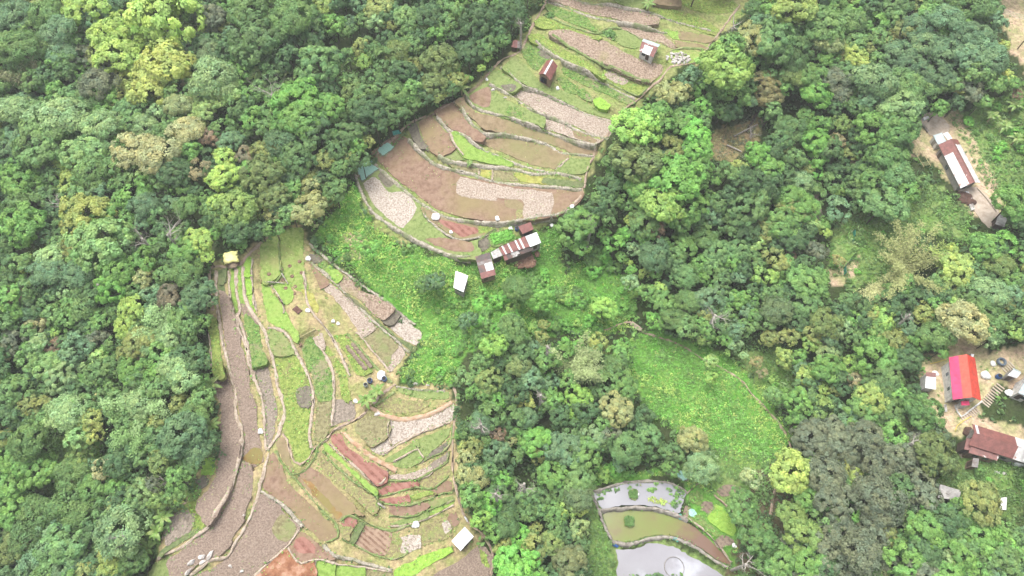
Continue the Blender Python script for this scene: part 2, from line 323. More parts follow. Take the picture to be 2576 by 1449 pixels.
# ------------------------------------------------------------ terrace plots (structure): "tile class points"; + lies on the plot before it
PLOTS = '''A redtan 590,100 720,110 800,190 930,300 1080,375 1220,455 1400,490 1700,545 2040,575 2310,600 2290,660 2230,720 2130,795 1900,840 1600,862 1400,850 1200,815 1000,755 860,665 760,580 620,470 480,330 395,245 430,215
+A cabbage_bed 430,220 530,150 590,190 490,270
+A clod 1200,465 1155,590 1210,640 1530,682 1540,655 1770,680 1780,835 2030,800 2040,610 1700,562 1400,505
+A oliveY 1712,770 1770,765 1770,825 1715,830
+A tan 1600,680 1700,660 1770,700 1770,760 1640,740
A grass 250,390 370,290 450,370 640,520 845,700 835,760 870,830 980,935 1090,1015 1230,1055 1340,1030 1340,1080 1385,1150 1330,1205 1200,1205 1050,1150 860,1075 660,945 450,825 335,650 275,500
+A cabbage_bed 250,392 362,298 455,385 370,450 290,505
+A clodw 310,520 400,460 450,490 540,600 670,590 800,740 660,930 480,790 380,680
+A dark 440,450 480,405 600,500 520,560
+A redtan 880,1030 1000,1020 1300,1060 1320,1140 1150,1150 960,1085
A tan 865,745 960,785 1150,865 1400,915 1525,932 1480,970 1350,1010 1230,1030 1100,980 950,880 875,805
+A red 985,845 1100,870 1350,930 1360,970 1230,1008 1120,960
+A leafyY 1372,912 1510,928 1460,968 1372,980
A dark 1350,1060 1430,1005 1490,1070 1385,1130
A leafy 1470,1000 1500,960 1660,950 1690,1030 1510,1090
A olive 1110,345 1370,388 1360,440 1180,390
A yellow 1380,390 1485,405 1480,472 1372,440
A olive 1500,405 1710,425 1705,492 1497,485
A yellow 1722,425 1970,468 1965,520 1722,492
A grassd 1982,468 2312,512 2300,553 1977,518
A grass 1130,190 1220,270 1210,300 1050,290 1040,260
L redtan 870,930 960,890 1020,960 1100,1030 1130,1100 1040,1170 960,1140 920,1080
L dark 780,950 840,945 880,1040 930,1120 860,1110 800,1010
L rice 1110,1010 1180,1010 1290,1090 1420,1160 1560,1230 1540,1250 1350,1220 1200,1180 1150,1110
L redtan 990,850 1110,785 1180,850 1230,930 1350,1020 1330,1060 1220,1030 1100,960
L tan 1340,1050 1370,1015 1500,1012 1700,1065 1900,1130 1980,1180 1920,1250 1880,1270 1700,1230 1500,1150 1350,1090
L grass 1930,1240 1990,1200 2120,1210 2140,1260 2100,1300 2000,1310 1910,1290
L tan 1150,770 1210,740 1240,800 1330,860 1500,900 1700,970 1900,1025 2110,1085 2185,1105 2180,1160 2000,1150 1900,1100 1700,1050 1500,1000 1360,970 1260,880 1200,830
L grass 1230,730 1280,690 1380,640 1430,690 1570,780 1750,860 1800,885 1785,950 1650,910 1480,880 1330,830 1250,780
+L redtan 1240,730 1380,650 1410,720 1390,810 1300,790
+L leafy 1500,850 1560,800 1660,850 1620,880
L clod 1560,700 1620,640 1720,680 1900,760 2100,855 2320,915 2270,1030 2100,980 1900,885 1780,850 1700,800
L clod 1805,890 1900,910 2050,1000 2215,1052 2180,1085 2000,1030 1785,960
+L tan 2020,990 2090,1000 2205,1055 2180,1080 2040,1040
L grass 1510,520 1600,440 1680,500 1760,600 1850,650 2000,705 2150,795 2330,880 2305,900 2100,830 1900,740 1720,660 1600,600
L grass 1390,590 1440,540 1540,590 1620,640 1570,690 1500,680 1420,630
+L dark 1480,650 1560,630 1600,650 1560,690 1510,680
B leafyY 440,330 540,320 700,420 900,540 1000,600 1120,700 1100,720 950,630 800,580 620,470 450,380
B leafyY 1130,650 1340,765 1520,800 1440,870 1260,800 1120,720
+B clod 1120,680 1180,650 1340,740 1280,785 1160,730
B leafy 370,420 480,410 560,500 650,530 560,560 510,640 440,590 380,500
+B dark 500,490 560,450 650,530 580,540
B leafy 760,620 850,620 1000,700 1140,800 1260,850 1380,930 1330,960 1150,870 980,800 860,740 760,680
B leafy 700,740 740,720 860,790 860,850 780,850
B leafy 880,850 930,830 1010,910 980,930 900,890
B lime 1030,930 1080,905 1160,960 1140,1000 1060,980
B clodb 640,290 780,280 960,330 1080,360 1200,420 1300,480 1430,540 1640,600 1620,670 1530,745 1400,720 1200,620 1000,530 900,470 760,400 650,340
B leafyY 500,200 560,160 700,210 900,290 1080,340 1050,360 900,330 700,280 520,250
B leafy 590,60 615,45 760,95 940,155 1000,225 1040,262 1050,288 900,240 760,185 640,125
B clodb 620,0 830,0 960,45 1150,55 1350,95 1480,115 1600,155 1590,210 1420,225 1200,165 1000,125 800,55
B clodb 1290,245 1420,250 1560,295 1650,315 1780,430 1760,450 1660,400 1600,380 1470,350 1330,290
B grass 1210,300 1300,290 1470,375 1420,430 1300,420 1230,370
B leafy 1090,300 1180,280 1215,315 1200,360 1110,330
B leafyY 1500,115 1640,65 1800,105 1990,155 2080,215 2160,265 2130,320 1990,280 1850,230 1690,165 1540,125
B rice 1680,280 1810,310 1815,362 1760,350
B tan 1825,290 1960,310 2115,350 2060,390 1900,370 1830,360
B tan 1800,380 2040,420 2040,450 1800,430
B leafyY 1830,-10 2200,-10 2310,20 2340,80 2250,110 2150,120 1990,100 1840,60
B grass 1230,-10 1480,-10 1480,70 1400,80 1300,40
B tan 1520,-10 1800,-10 1810,50 1640,40
B meadow 1720,490 1800,470 2010,490 1990,540 1900,580 1780,600 1720,560
C leafyY 95,900 165,890 195,1100 235,1395 150,1405 125,1150
Q soil 145,455 255,445 305,510 330,605 340,805 385,920 375,1060 D:835,380 780,570 730,710 615,895 560,955 480,860 460,760 560,640 640,470 668,250 Q:210,850 210,750 165,600 135,525
D leafyY 340,830 460,762 500,835 540,875 590,930 560,980 480,1030 420,980 430,890
D soilg 180,1040 210,925 330,855 415,900 412,980 375,1035 260,1110 190,1150
D grassd 120,1250 180,1165 380,1055 430,1025 475,1042 300,1150 150,1255
C soil 195,650 240,650 285,710 320,830 360,960 Q:395,130 425,230 465,400 480,560 528,700 545,900 575,1060 590,1180 480,1235 400,1215 420,1050 425,930 382,800 362,600 345,520 295,400 268,200
+Q orange 420,1160 500,1085 585,1100 580,1225 480,1230 405,1210
Q soilg 520,375 640,365 655,440 690,600 725,740 705,830 690,950 640,1070 620,1085 625,900 615,740 585,580 545,450
D soil 855,435 945,445 960,560 945,700 890,870 865,960 785,1080 745,1180 640,1255 480,1320 360,1430 350,1470 235,1470 222,1285 440,1125 605,985 728,805 800,640
D soil 1020,712 1095,740 1195,810 1235,885 1385,1005 1270,1165 1095,1325 970,1470 440,1470 500,1410 705,1310 845,1130 940,940 990,800
+D olive 1230,880 1382,1006 1275,1140 1150,1050
D grass 65,1350 205,1285 212,1470 35,1470
D redtan 1405,1060 1450,1070 1555,1155 1615,1185 1705,1285 1640,1290 1540,1280 1422,1325 1312,1195
+D red 1370,1110 1450,1090 1550,1180 1530,1240 1420,1240 1350,1180
D rust 1280,1215 1395,1345 1515,1320 1530,1470 1010,1470 1130,1350
D rice 1550,1315 1600,1308 1705,1345 1700,1470 1555,1470
D rice 1722,1352 1975,1380 1970,1470 1722,1470
D olive 1988,1388 2230,1420 2235,1470 1988,1470
D redtan 1075,600 1130,400 1150,340 1180,350 1230,440 1265,505 1300,600 1410,705 1550,835 1680,965 1728,1050 1640,1105 1560,1075 1445,970 1340,845 1210,740 1085,655
D tan 1195,205 1250,195 1285,260 1305,350 1330,440 1305,475 1255,380 1205,280
Q leafyY 695,200 860,185 895,245 990,370 1015,500 820,572 770,555 740,400
Q leafyY 778,595 905,575 935,690 1025,725 1005,880 1010,1060 1030,1105 985,1185 930,1212 890,1165 860,1050 785,920 812,780
Q dark 918,565 1022,528 1030,650 1005,700 932,680
C grass 645,1005 720,988 800,1045 855,1130 865,1185 780,1208 695,1188
C rice 595,580 640,555 690,645 775,765 825,845 910,1010 920,1055 890,1085 825,980 725,940 655,900 625,780
C meadow 585,185 725,125 735,220 742,330 762,440 640,535 595,525 585,400
C meadow 768,100 955,65 965,330 975,450 1010,590 960,615 850,555 795,450 768,300
C rice 685,560 820,565 865,650 845,715 790,735 705,590
C yellow 965,625 1050,655 1105,770 1080,805 1015,730
C grassd 195,440 255,425 245,535 195,540
C grassd 195,565 238,570 238,630 195,640
C rice 293,430 327,432 338,640 365,770 357,825 312,690
C rice 362,412 398,412 418,600 440,738 392,738 362,520
C lime 432,380 460,325 488,335 488,465 432,468
C lime 432,490 488,482 488,628 452,636
C lime 462,652 494,642 508,750 522,798 490,798
C soil 400,755 455,765 545,935 480,860 440,865
C leafy 435,860 480,875 555,980 590,1150 630,1258 505,1305 485,1150 445,1000
Q leafy 965,180 1035,75 1095,135 1160,235 1210,380 1230,470 1230,600 1105,635 1070,480 1010,330
Q olive 1105,655 1230,625 1210,800 1210,900 1140,1000 1080,985 1090,800
Q clod 1085,85 1130,35 1165,120 1155,170 1125,145
Q leafyY 1155,165 1220,185 1255,255 1340,335 1390,560 1400,620 1370,645 1320,600 1290,400 1210,255
Q leafyY 1255,65 1365,55 1435,155 1550,285 1590,370 1500,405 1445,375 1370,230 1290,110
Q soilg 1255,665 1375,655 1430,705 1410,815 1300,840 1250,860
C dark 1035,285 1140,322 1100,358 1045,338
C redtan 1050,385 1100,435 1195,540 1130,578 1050,440
C clod 1140,592 1207,553 1325,645 1452,765 1610,940 1512,1035 1405,880 1265,700
C olive 1522,1052 1640,955 1825,1122 1778,1200 1738,1305 1642,1200
C clod 1745,1310 1792,1172 1842,1135 1900,1200 1835,1285 1772,1350
C leafy 1105,360 1158,345 1188,380 1150,430
C rice 1155,440 1210,388 1238,420 1190,458
C rice 1203,465 1250,425 1316,482 1260,540
C clodb 1285,552 1350,485 1480,575 1480,622 1650,675 1785,780 1700,865 1605,825 1485,695 1325,618
C dark 1692,860 1772,784 1848,842 1770,928
C clodw 1775,942 1862,855 2035,1002 2035,1050 1998,1105 1882,1048
C grassd 1365,655 1480,728 1640,878 1850,1048 1985,1125 1960,1172 1805,1035 1565,835
E grass 512,58 600,70 590,100 522,86
E grass 612,72 858,82 866,118 720,132 604,110
E oliveY 335,182 440,130 560,144 680,162 715,182 650,218 520,236 405,208
E clodw 525,305 700,275 895,175 905,215 885,300 700,368 512,445 405,535 318,490 445,380 455,295
E olive 195,340 280,275 425,295 435,370 388,438 302,476 225,400
E grass 425,578 618,460 645,500 472,595
E grass 634,450 885,358 866,420 760,515 702,565
E grass 485,608 650,515 685,570 600,634 515,636
E dark 725,545 855,462 855,508 705,588 650,615
E soilg 605,690 740,628 855,540 845,600 720,686 605,728
E clod 455,692 560,694 736,642 736,690 620,735 465,718
E oliveY 640,745 868,640 876,700 760,785 645,786
E red 365,822 440,776 628,756 636,788 440,836 358,856
E red 365,882 558,856 566,898 420,906 358,908
E leafyY 574,866 738,818 748,840 582,896
E redtan 764,806 878,750 886,798 800,834 764,838
E redtan 455,935 600,915 704,906 696,958 560,996 485,988
E grass 716,908 895,860 905,882 742,945
E grass 475,1055 600,1004 706,976 714,1008 580,1054
E rice 726,976 905,896 906,918 742,996
D red 1795,970 1842,920 1918,935 1895,1000 1850,1008
D oliveY 1785,1015 1880,1004 1850,1118 1795,1078
D grassd 1865,1100 1942,975 1980,984 1908,1135
D rows 1922,1140 1992,996 2225,1062 2185,1236 2060,1216
D oliveY 2205,1248 2242,1075 2310,1085 2365,1190 2300,1282
D clodw 2290,1150 2325,1105 2485,1085 2495,1175 2372,1225
E oliveY 645,1095 760,1055 848,1015 868,1090 892,1128 848,1165 672,1212 648,1150
+E clodw 830,1062 866,1034 900,1100 858,1135
E redtan 880,1022 928,982 952,1040 912,1085
E lime 495,1400 600,1345 780,1266 878,1246 886,1278 700,1385 600,1442 500,1448
E soil 790,1455 985,1325 1110,1228 1182,1292 1212,1380 1185,1455
+E leafyY 1105,1250 1160,1290 1180,1390 1140,1370
D red 1705,175 1785,155 1845,262 1995,372 2182,474 2182,568 2112,602 2005,510 1855,370 1735,250
D rice 1630,262 1660,240 1715,302 1855,442 1995,562 2102,652 2088,692 1962,588 1805,430 1655,310
D oliveY 1575,305 1610,328 1715,435 1895,595 2105,745 2112,825 2060,862 1885,718 1685,540 1568,380
D redtan 1408,560 1482,456 1540,478 1672,575 1792,695 1892,802 1970,868 1955,884 1880,865 1755,932 1700,880 1565,740 1428,602
+D orange 1410,545 1500,590 1640,720 1700,785 1740,850 1800,890 1750,925 1690,870 1560,730
D leafyY 235,830 255,745 350,655 368,700 312,815
D leafy 362,655 420,595 486,650 456,716 392,744
D dark 452,575 520,535 558,572 500,636
D lime 500,490 542,385 612,392 598,495 520,508
D grassd 562,205 642,160 645,300 600,355 515,368
F leafy 1325,640 1390,605 1436,660 1416,716 1332,700
F garden 1445,722 1520,714 1552,760 1508,826 1446,762
F lime 1535,780 1582,746 1700,835 1764,940 1738,1022 1642,985 1508,868
F leafy 1315,835 1380,835 1496,930 1458,984 1316,884
F garden 1255,830 1282,756 1318,772 1298,864
F leafy 1485,980 1520,946 1632,1040 1600,1056
F garden 1595,1090 1660,1046 1744,1100 1650,1154
F garden 1615,602 1700,538 1880,602 1856,636 1760,628 1642,638
F dark 1065,400 1160,335 1205,380 1150,436
F cabbage_bed 1175,430 1220,395 1304,460 1250,486
H yard 290,250 400,215 520,320 500,380 390,400 320,350
H yard 640,900 780,880 900,990 950,1090 930,1180 870,1200 740,1050
'''
WATER = '''F pond1 320,590 380,602 520,552 700,512 900,507 1100,512 1220,572 1278,612 1250,700 1230,780 1208,820 1100,786 950,750 780,735 600,746 440,766 380,690
F pond2 446,830 560,795 700,786 900,800 1080,826 1215,874 1345,944 1474,1044 1594,1164 1694,1262 1735,1322 1726,1352 1580,1274 1432,1174 1302,1104 1152,1044 950,1044 850,1064 740,1104 640,1104 544,1084 505,1000 466,900
F pond3 575,1180 650,1185 760,1174 880,1130 1020,1125 1180,1166 1296,1236 1446,1316 1590,1404 1700,1480 595,1480 595,1300
N stream 1725,-30 1765,-30 1775,60 1800,150 1795,215 1765,215 1735,140'''
plots = []          # (name, class, polygon in metres, plane)
def add_plot(tile, cls, pix, flat, parent=None):
    g = [on_ground(*p) for p in pix]; c = np.mean([q[:2] for q in g], 0)
    if parent is None:
        h0 = float(base_h(c[0], c[1])); e = 2.0; t = 0.0 if flat else 0.65
        gx = t * float(base_h(c[0]+e, c[1]) - base_h(c[0]-e, c[1])) / (2*e); gy = t * float(base_h(c[0], c[1]+e) - base_h(c[0], c[1]-e)) / (2*e)
        pl = (c[0], c[1], h0, gx, gy); lift = 0.0
    else: pl = parent[2]; lift = parent[3] + .03
    zf = lambda x, y: pl[2] + pl[3]*(x-pl[0]) + pl[4]*(y-pl[1]) + lift
    w = []
    for u, v in pix:
        z = pl[2]
        for _ in range(6): p = at_z(u, v, z); z = zf(p[0], p[1])
        w.append(p[:2])
    poly = smooth_closed(w, 4, .1)
    if parent is None and not flat: c0 = poly.mean(0); poly = c0+(poly-c0)*(1+.25/max(np.abs(poly-c0).mean(), 1))
    plots.append((cls, poly, pl, lift, zf, parent is not None)); return plots[-1]
last = None
for line in PLOTS.strip().split('\n'):
    t, cls, rest = line.split(' ', 2); over = t.startswith('+'); t = t.strip('+')
    pix = parse(rest, t)
    q = add_plot(t, cls, pix, False, last if over else None)
    if not over: last = q
waters = []
for line in WATER.split('\n'):
    t, nm, rest = line.split(' ', 2); q = add_plot(t, nm, parse(rest, t), True); waters.append(q)

# ------------------------------------------------------------ terrain
X0, X1, Y0, Y1, ST = -205.0, 205.0, -25.0, 235.0, 0.7
gx = np.arange(X0, X1, ST); gy = np.arange(Y0, Y1, ST); NX, NY = len(gx), len(gy)
GX, GY = np.meshgrid(gx, gy)
GZ = np.vstack([base_h(GX[i:i+20], GY[i:i+20]) for i in range(0, NY, 20)])
def vnoise(x, y, s, seed):
    q = np.random.default_rng(seed).random((64, 64)); xs, ys = x/s, y/s; i, j = np.floor(xs).astype(int), np.floor(ys).astype(int)
    fx, fy = xs-i, ys-j; fx = fx*fx*(3-2*fx); fy = fy*fy*(3-2*fy); g = lambda a, b: q[a % 64, b % 64]
    return (g(i,j)*(1-fx)+g(i+1,j)*fx)*(1-fy)+(g(i,j+1)*(1-fx)+g(i+1,j+1)*fx)*fy
GZ += (vnoise(GX, GY, 6, 1)-.5)*.5 + (vnoise(GX, GY, 2, 2)-.5)*.25
SURF = GZ.copy(); PLOTTED = np.zeros(GZ.shape, bool)
for cls, poly, pl, lift, zf, over in plots:
    if over: continue
    lo, hi = poly.min(0)-1.5, poly.max(0)+1.5
    i0, i1 = max(0, int((lo[0]-X0)/ST)), int((hi[0]-X0)/ST)+2; j0, j1 = max(0, int((lo[1]-Y0)/ST)), int((hi[1]-Y0)/ST)+2
    sx, sy = GX[j0:j1, i0:i1], GY[j0:j1, i0:i1]
    if sx.size == 0: continue
    ins = inside(sx, sy, poly); d = edge_dist(sx, sy, poly); zz = zf(sx, sy)
    wet = cls.startswith('pond') or cls == 'stream'
    near = ins | (d < .75)
    sub = GZ[j0:j1, i0:i1]; sub[near] = np.minimum(sub[near], zz[near] - (.35 if wet else .1))
    deep = ins & (d > .8); sub[deep] = zz[deep] - .5
    SURF[j0:j1, i0:i1] = np.where(ins, zz, SURF[j0:j1, i0:i1]); PLOTTED[j0:j1, i0:i1] |= ins
SURF = np.where(PLOTTED, SURF, GZ)
def samp(G, x, y):
    fx = np.clip((np.asarray(x)-X0)/ST, 0, NX-2); fy = np.clip((np.asarray(y)-Y0)/ST, 0, NY-2); i, j = fx.astype(int), fy.astype(int); a, b = fx-i, fy-j
    return (G[j,i]*(1-a)+G[j,i+1]*a)*(1-b)+(G[j+1,i]*(1-a)+G[j+1,i+1]*a)*b
def zs(x, y): return float(samp(SURF, np.array(x), np.array(y)))
# what grows or lies on the open ground: colour, survey outline
COVER = '''bund V:1390,-20 1900,-20 1790,130 1640,230 1540,320 1490,440 1470,490 1380,560 1330,580 1260,630 1190,655 1020,610 930,560 890,450 960,370 1180,230 1300,110
bundl V:530,660 640,620 760,560 790,640 870,700 1060,850 1000,930 990,960 1140,980 1150,1230 1240,1420 1230,1470 350,1470 430,1330 500,1200 560,1150 540,1000 525,780
bright V:790,600 890,465 925,560 1020,625 1190,670 1210,700 1230,830 1160,900 1140,970 1000,950 1040,900 1065,850 960,740 860,650
bright V:1180,640 1300,600 1400,570 1420,640 1400,720 1250,770 1180,730
bright V:1210,760 1290,720 1400,700 1500,620 1600,720 1590,820 1500,850 1420,830 1300,860 1200,870
bright V:1590,850 1650,830 1740,860 1850,910 1930,990 1985,1090 1970,1150 1880,1180 1760,1120 1640,1040 1580,950
bright V:1500,1180 1640,1190 1760,1200 1850,1300 1850,1420 1780,1390 1720,1200 1480,1220
green V:1830,880 1960,870 2000,960 1960,1000 1900,960
green V:2380,300 2590,220 2590,500 2540,520 2480,460
green V:2090,580 2150,530 2310,540 2340,650 2160,730 2080,680
green V:2420,1130 2590,1170 2590,1320 2440,1300 2350,1200
green V:2350,470 2440,530 2440,620 2280,560 2250,480
green V:1465,1225 1500,1215 1570,1370 1560,1470 1490,1470
green V:1540,1350 1640,1340 1760,1400 1880,1449 1870,1480 1790,1460 1700,1385 1560,1375
green V:1700,1180 1800,1130 1960,1150 1960,1240 1850,1300 1760,1210
green V:60,1120 220,1060 260,1180 160,1280 40,1200
green V:330,1270 420,1200 400,1380 340,1449
dirt V:2315,310 2395,275 2440,330 2515,460 2555,570 2440,535 2400,480 2340,410 2290,380
dirt V:2320,910 2400,850 2460,830 2480,880 2590,860 2590,970 2510,965 2465,1040 2420,1100 2350,1080 2320,980
dirt V:2555,-20 2510,10 2530,80 2560,170 2590,200 2590,-20
dry V:1790,340 1900,280 1920,340 1850,400 1790,400
dirt V:850,600 890,570 930,590 910,650 870,660
dirt V:2430,1040 2590,1070 2590,1120 2450,1090
dirt V:2080,680 2160,640 2170,680 2100,730
scrub V:1890,1180 1960,1160 2000,1300 1900,1449 1830,1449
'''
CC = dict(forest=(66,78,50), bund=(150,154,108), bundl=(170,158,124), bright=(106,152,74), green=(124,148,92), dirt=(190,172,150), dry=(156,142,112), scrub=(104,94,78))
def cover_of(u, v):
    r = np.zeros(u.shape, int)
    for k, (c, poly) in enumerate(COVERS): r[inside(u, v, poly)] = k + 1
    return r
COVERS = [(l.split(' ', 1)[0], parse(l.split(' ', 1)[1], 'V')) for l in COVER.strip().split('\n')]
PU, PV = proj(GX, GY, GZ)
wob = 15.0
cov = cover_of(PU + (vnoise(GX, GY, 2.5, 3)-.5)*2*wob, PV + (vnoise(GX, GY, 2.5, 4)-.5)*2*wob)
ctab = np.array([lin(CC['forest'])] + [lin(CC[c]) for c, _ in COVERS]) * .8
cols = ctab[cov].reshape(-1, 3)
gi = np.arange(NX*NY).reshape(NY, NX); quads = np.stack([gi[:-1,:-1], gi[:-1,1:], gi[1:,1:], gi[1:,:-1]], -1).reshape(-1, 4)
gm, gn, gl, gb = newmat('ground_cover'); gt = gm.node_tree
at = gn.new('ShaderNodeAttribute'); at.attribute_name = 'cover'
f = noise(gt, 1.4, 4, .65); f2 = noise(gt, .3, 4, .6)
c1 = mix(gt, 1.0, at.outputs['Color'], ramp(gt, f, [(.3, (.62,.6,.58,1)), (.65, (1.28,1.26,1.2,1))]), 'MULTIPLY')
c1 = mix(gt, 1.0, c1, ramp(gt, f2, [(.35, (.72,.92,.6,1)), (.62, (1.12,1.06,1.05,1))]), 'MULTIPLY')
gl.new(c1, gb.inputs['Base Color']); gb.inputs['Roughness'].default_value = .95; gb.inputs['Specular IOR Level'].default_value = .1
bump(gt, gb, f, .7, .5)
o = bpy.data.objects.new('terrain', mesh_np('terrain', np.stack([GX, GY, GZ], -1).reshape(-1, 3), quads, gm, [('cover', cols)])); link(o, kind='structure')
far = soil('far_ground', (52,64,40), (66,80,48), (84,98,60), .05, bmp=.1)
b = MB(); b.poly([(-1190,-1090,-16), (1190,-1090,-16), (1190,1290,-16), (-1190,1290,-16)]); b.build('ground', far, kind='structure')

# plots as slabs of soil
def slab(name, poly, zf, mat, skirt):
    n = len(poly); P = [Vector((x, y, 0)) for x, y in poly]
    area = sum(P[i].x*P[(i+1)%n].y - P[(i+1)%n].x*P[i].y for i in range(n))
    tri = tessellate_polygon([P]); v = [(x, y, zf(x, y)) for x, y in poly]; f = []
    for t in tri:
        a, b2, c = (P[i] for i in t)
        f.append(tuple(t) if (b2-a).cross(c-a).z > 0 else tuple(t[::-1]))
    if skirt:
        v += [(x, y, zf(x, y)-skirt) for x, y in poly]
        for i in range(n):
            j = (i+1) % n; f.append((i, i+n, j+n, j) if area > 0 else (j, j+n, i+n, i))
    c = poly.mean(0); z0 = zf(*c); v = [(a-c[0], b2-c[1], cc-z0) for a, b2, cc in v]
    me = bpy.data.meshes.new(name); me.from_pydata(v, [], f); me.update(); me.materials.append(mat)
    o = bpy.data.objects.new(name, me); o.location = (c[0], c[1], z0); return link(o, kind='structure')
def watermat(name, stops, scale, rough, det=3):
    m, nd, lk, bs = newmat(name); nt = m.node_tree
    f = noise(nt, scale, det, .6); bs.inputs['Specular IOR Level'].default_value = .35; lk.new(ramp(nt, f, stops), bs.inputs['Base Color']); bs.inputs['Roughness'].default_value = rough
    fb = noise(nt, 3., 2); bump(nt, bs, fb, .02, .1); return m
WM = {'pond1': watermat('pond_water', [(.3, tint((146,146,152))), (.7, tint((158,158,164)))], .06, .08),
 'pond2': watermat('algae_pond_water', [(.34, tint((118,136,62))), (.45, tint((122,124,68))), (.53, tint((122,96,80))), (.64, tint((124,100,88))), (.7, tint((150,146,152)))], .05, .1, 5),
 'pond3': watermat('pale_pond_water', [(.3, tint((146,144,150))), (.52, tint((156,155,161))), (.62, tint((184,186,195)))], .07, .08, 5),
 'stream': watermat('stream_water', [(.35, tint((132,116,102))), (.6, tint((158,146,136))), (.68, tint((230,230,230)))], .35, .2)}
for cls, poly, pl, lift, zf, over in plots:
    if cls in WM: slab('stream' if cls == 'stream' else 'pond_water', poly, (lambda z: (lambda x, y: z))(pl[2]-.15), WM[cls], 0)
    else: slab('yard' if cls == 'yard' else 'terrace_field', poly, zf, FM[cls], 0 if over else 1.1)

# earth paths and bunds: ribbons laid over the ground.  class width-in-survey-px points
RIBBONS = '''path 7 B:2370,40 2290,150 2110,390 1990,560 1900,590 1730,620 1640,730 1540,810 1380,960 1240,1060 L:2335,920 2270,1030 2200,1100 2180,1180 2130,1300 2110,1420 A:2320,560 2330,610 2290,690 2200,770 2130,820
path 8 B:600,-20 540,100 480,200 420,330 390,400 L:1600,410 1480,460 1380,570 1240,700 1120,780 980,860 850,900 700,1000 560,1100 490,1180 A:330,300 225,410 240,480 300,620
path 6 N:150,1050 250,1010 350,985 420,1045 600,1110 760,1170 900,1260 1060,1340 1200,1440 P:500,60 600,160 700,270 770,370 820,490
path 6 Q:1815,500 1700,590 1600,680 1540,760 1450,820 1350,870 1250,920 1180,1000 1100,1060 1060,1110 1010,1190 940,1230 880,1210 850,1120 820,1010 780,960
path 7 E:920,40 940,180 915,340 910,500 910,650 930,780 960,900 1020,1040 1130,1140 1200,1260 1215,1380 1190,1448
path 10 C:830,0 700,90 580,180 470,280 380,370 250,400 120,400 110,560 140,800
path 8 P:700,760 680,880 660,1000
path 6 K:1230,1180 1260,1060 1300,960 1420,890
bund 9 C:165,430 175,700 205,950 250,1180 300,1440 Q:335,560 352,800 405,920 390,1080 D:850,390 790,600 725,760 600,965 440,1090 290,1200 100,1290
bund 8 C:275,430 290,640 330,800 390,1000 440,1130 480,1350 Q:500,430 540,500 590,640 608,800 612,1000 625,1100
bund 9 C:342,410 352,620 385,790 370,860 420,1000 460,1150 490,1300 510,1420
bund 9 C:412,390 425,600 460,760 540,880 610,980 640,1100 690,1250 Q:710,380 720,480 770,650 795,760 760,880 740,960 640,1100
bund 5 C:500,330 495,500 510,700 540,800
bund 8 D:1110,320 1085,430 1040,600 990,750 930,930 830,1110 730,1270 620,1290 500,1360 390,1448
bund 7 D:1400,1020 1340,1110 1270,1190 1100,1340 990,1448
bund 6 D:1290,1190 1350,1270 1420,1340 1540,1300 1640,1310 1720,1340 1990,1370 2260,1420
bund 6 D:1540,1310 1545,1448
bund 4 D:1712,1345 1712,1448
bund 4 D:1981,1380 1981,1448
bund 8 C:640,960 760,975 850,1070 900,1180 980,1320 1030,1440 Q:1045,520 1060,650 1045,800 1025,960 1045,1090
bund 7 C:975,450 1000,700 1060,830 1200,1000 1300,1180 1400,1400
bund 8 C:1060,1040 1150,1180 1220,1300 Q:1250,470 1250,650 1230,880
bund 6 D:210,1270 220,1448
bund 5 Q:100,0 120,200 140,430 260,430
bund 5 C:1510,1045 1640,945
bundg 6 D:1180,300 1250,420 1320,510 1400,600 1500,720 1640,880 1740,980 1750,1090 1640,1130
bundg 7 D:1330,515 1440,470 1540,350 1560,260 1650,180
bundg 6 D:1780,940 1860,890 1960,930 2050,980 2190,1020 2300,1020 2500,950
bundg 6 D:1790,1110 1900,1160 2060,1240 2290,1300 2400,1230
bundg 5 D:1610,290 1720,420 1900,580 2110,730 2130,830
bund 5 D:1670,230 1800,350 1960,480 2110,620 2200,560 2210,480
bundg 6 E:300,200 480,80
bundg 5 E:340,860 440,842 640,795 780,795 880,705
bundg 5 E:350,905 560,925 700,890 800,850 905,830
bundg 5 E:440,1000 600,1010 720,965 920,885
bund 5 E:450,1080 600,1065 720,1020 920,925
bundg 5 E:430,740 620,740 730,690 870,600 880,520
bund 4 E:620,450 655,510 695,570
bund 4 E:470,600 650,505
bundg 4 E:700,590 860,510 900,420 905,330
bund 4 E:438,290 430,400 460,470
bund 7 E:385,550 520,460 700,375 890,305
bund 6 L:1090,1000 1130,1090 1200,1180
bund 5 L:1320,1080 1360,1020
bund 5 L:1890,1280 1990,1195
bund 4 A:1375,385 1365,445
bund 5 A:1493,400 1490,490
bundg 6 A:1530,935 1400,1015 1340,1050 1350,1120
bundg 8 B:450,400 560,440 700,530 840,600
bundg 8 B:640,360 800,440 1000,550 1200,640 1400,740 1530,770
bundg 6 B:1100,710 1250,810 1430,890 1510,820
bundg 6 B:560,140 700,200 900,270 1060,310 1150,260 1300,270 1460,360
bundg 7 B:1730,470 1860,440 2030,460
bundg 5 C:745,130 745,300 765,440 780,470 690,560 590,540
bund 4 C:680,570 780,740 790,830
bundg 8 Q:1370,30 1500,180 1640,350 1790,490
bund 5 C:1040,360 1160,470 1280,560
bund 5 C:1460,1000 1640,1210 1770,1365
path 5 F:1290,620 1330,580 1400,520
bund 4 F:1250,840 1350,900 1480,1010 1600,1130 1750,1310
path 8 F:1560,640 1700,760 1840,960'''
TROD = np.zeros(GZ.shape, bool); EDGES = []
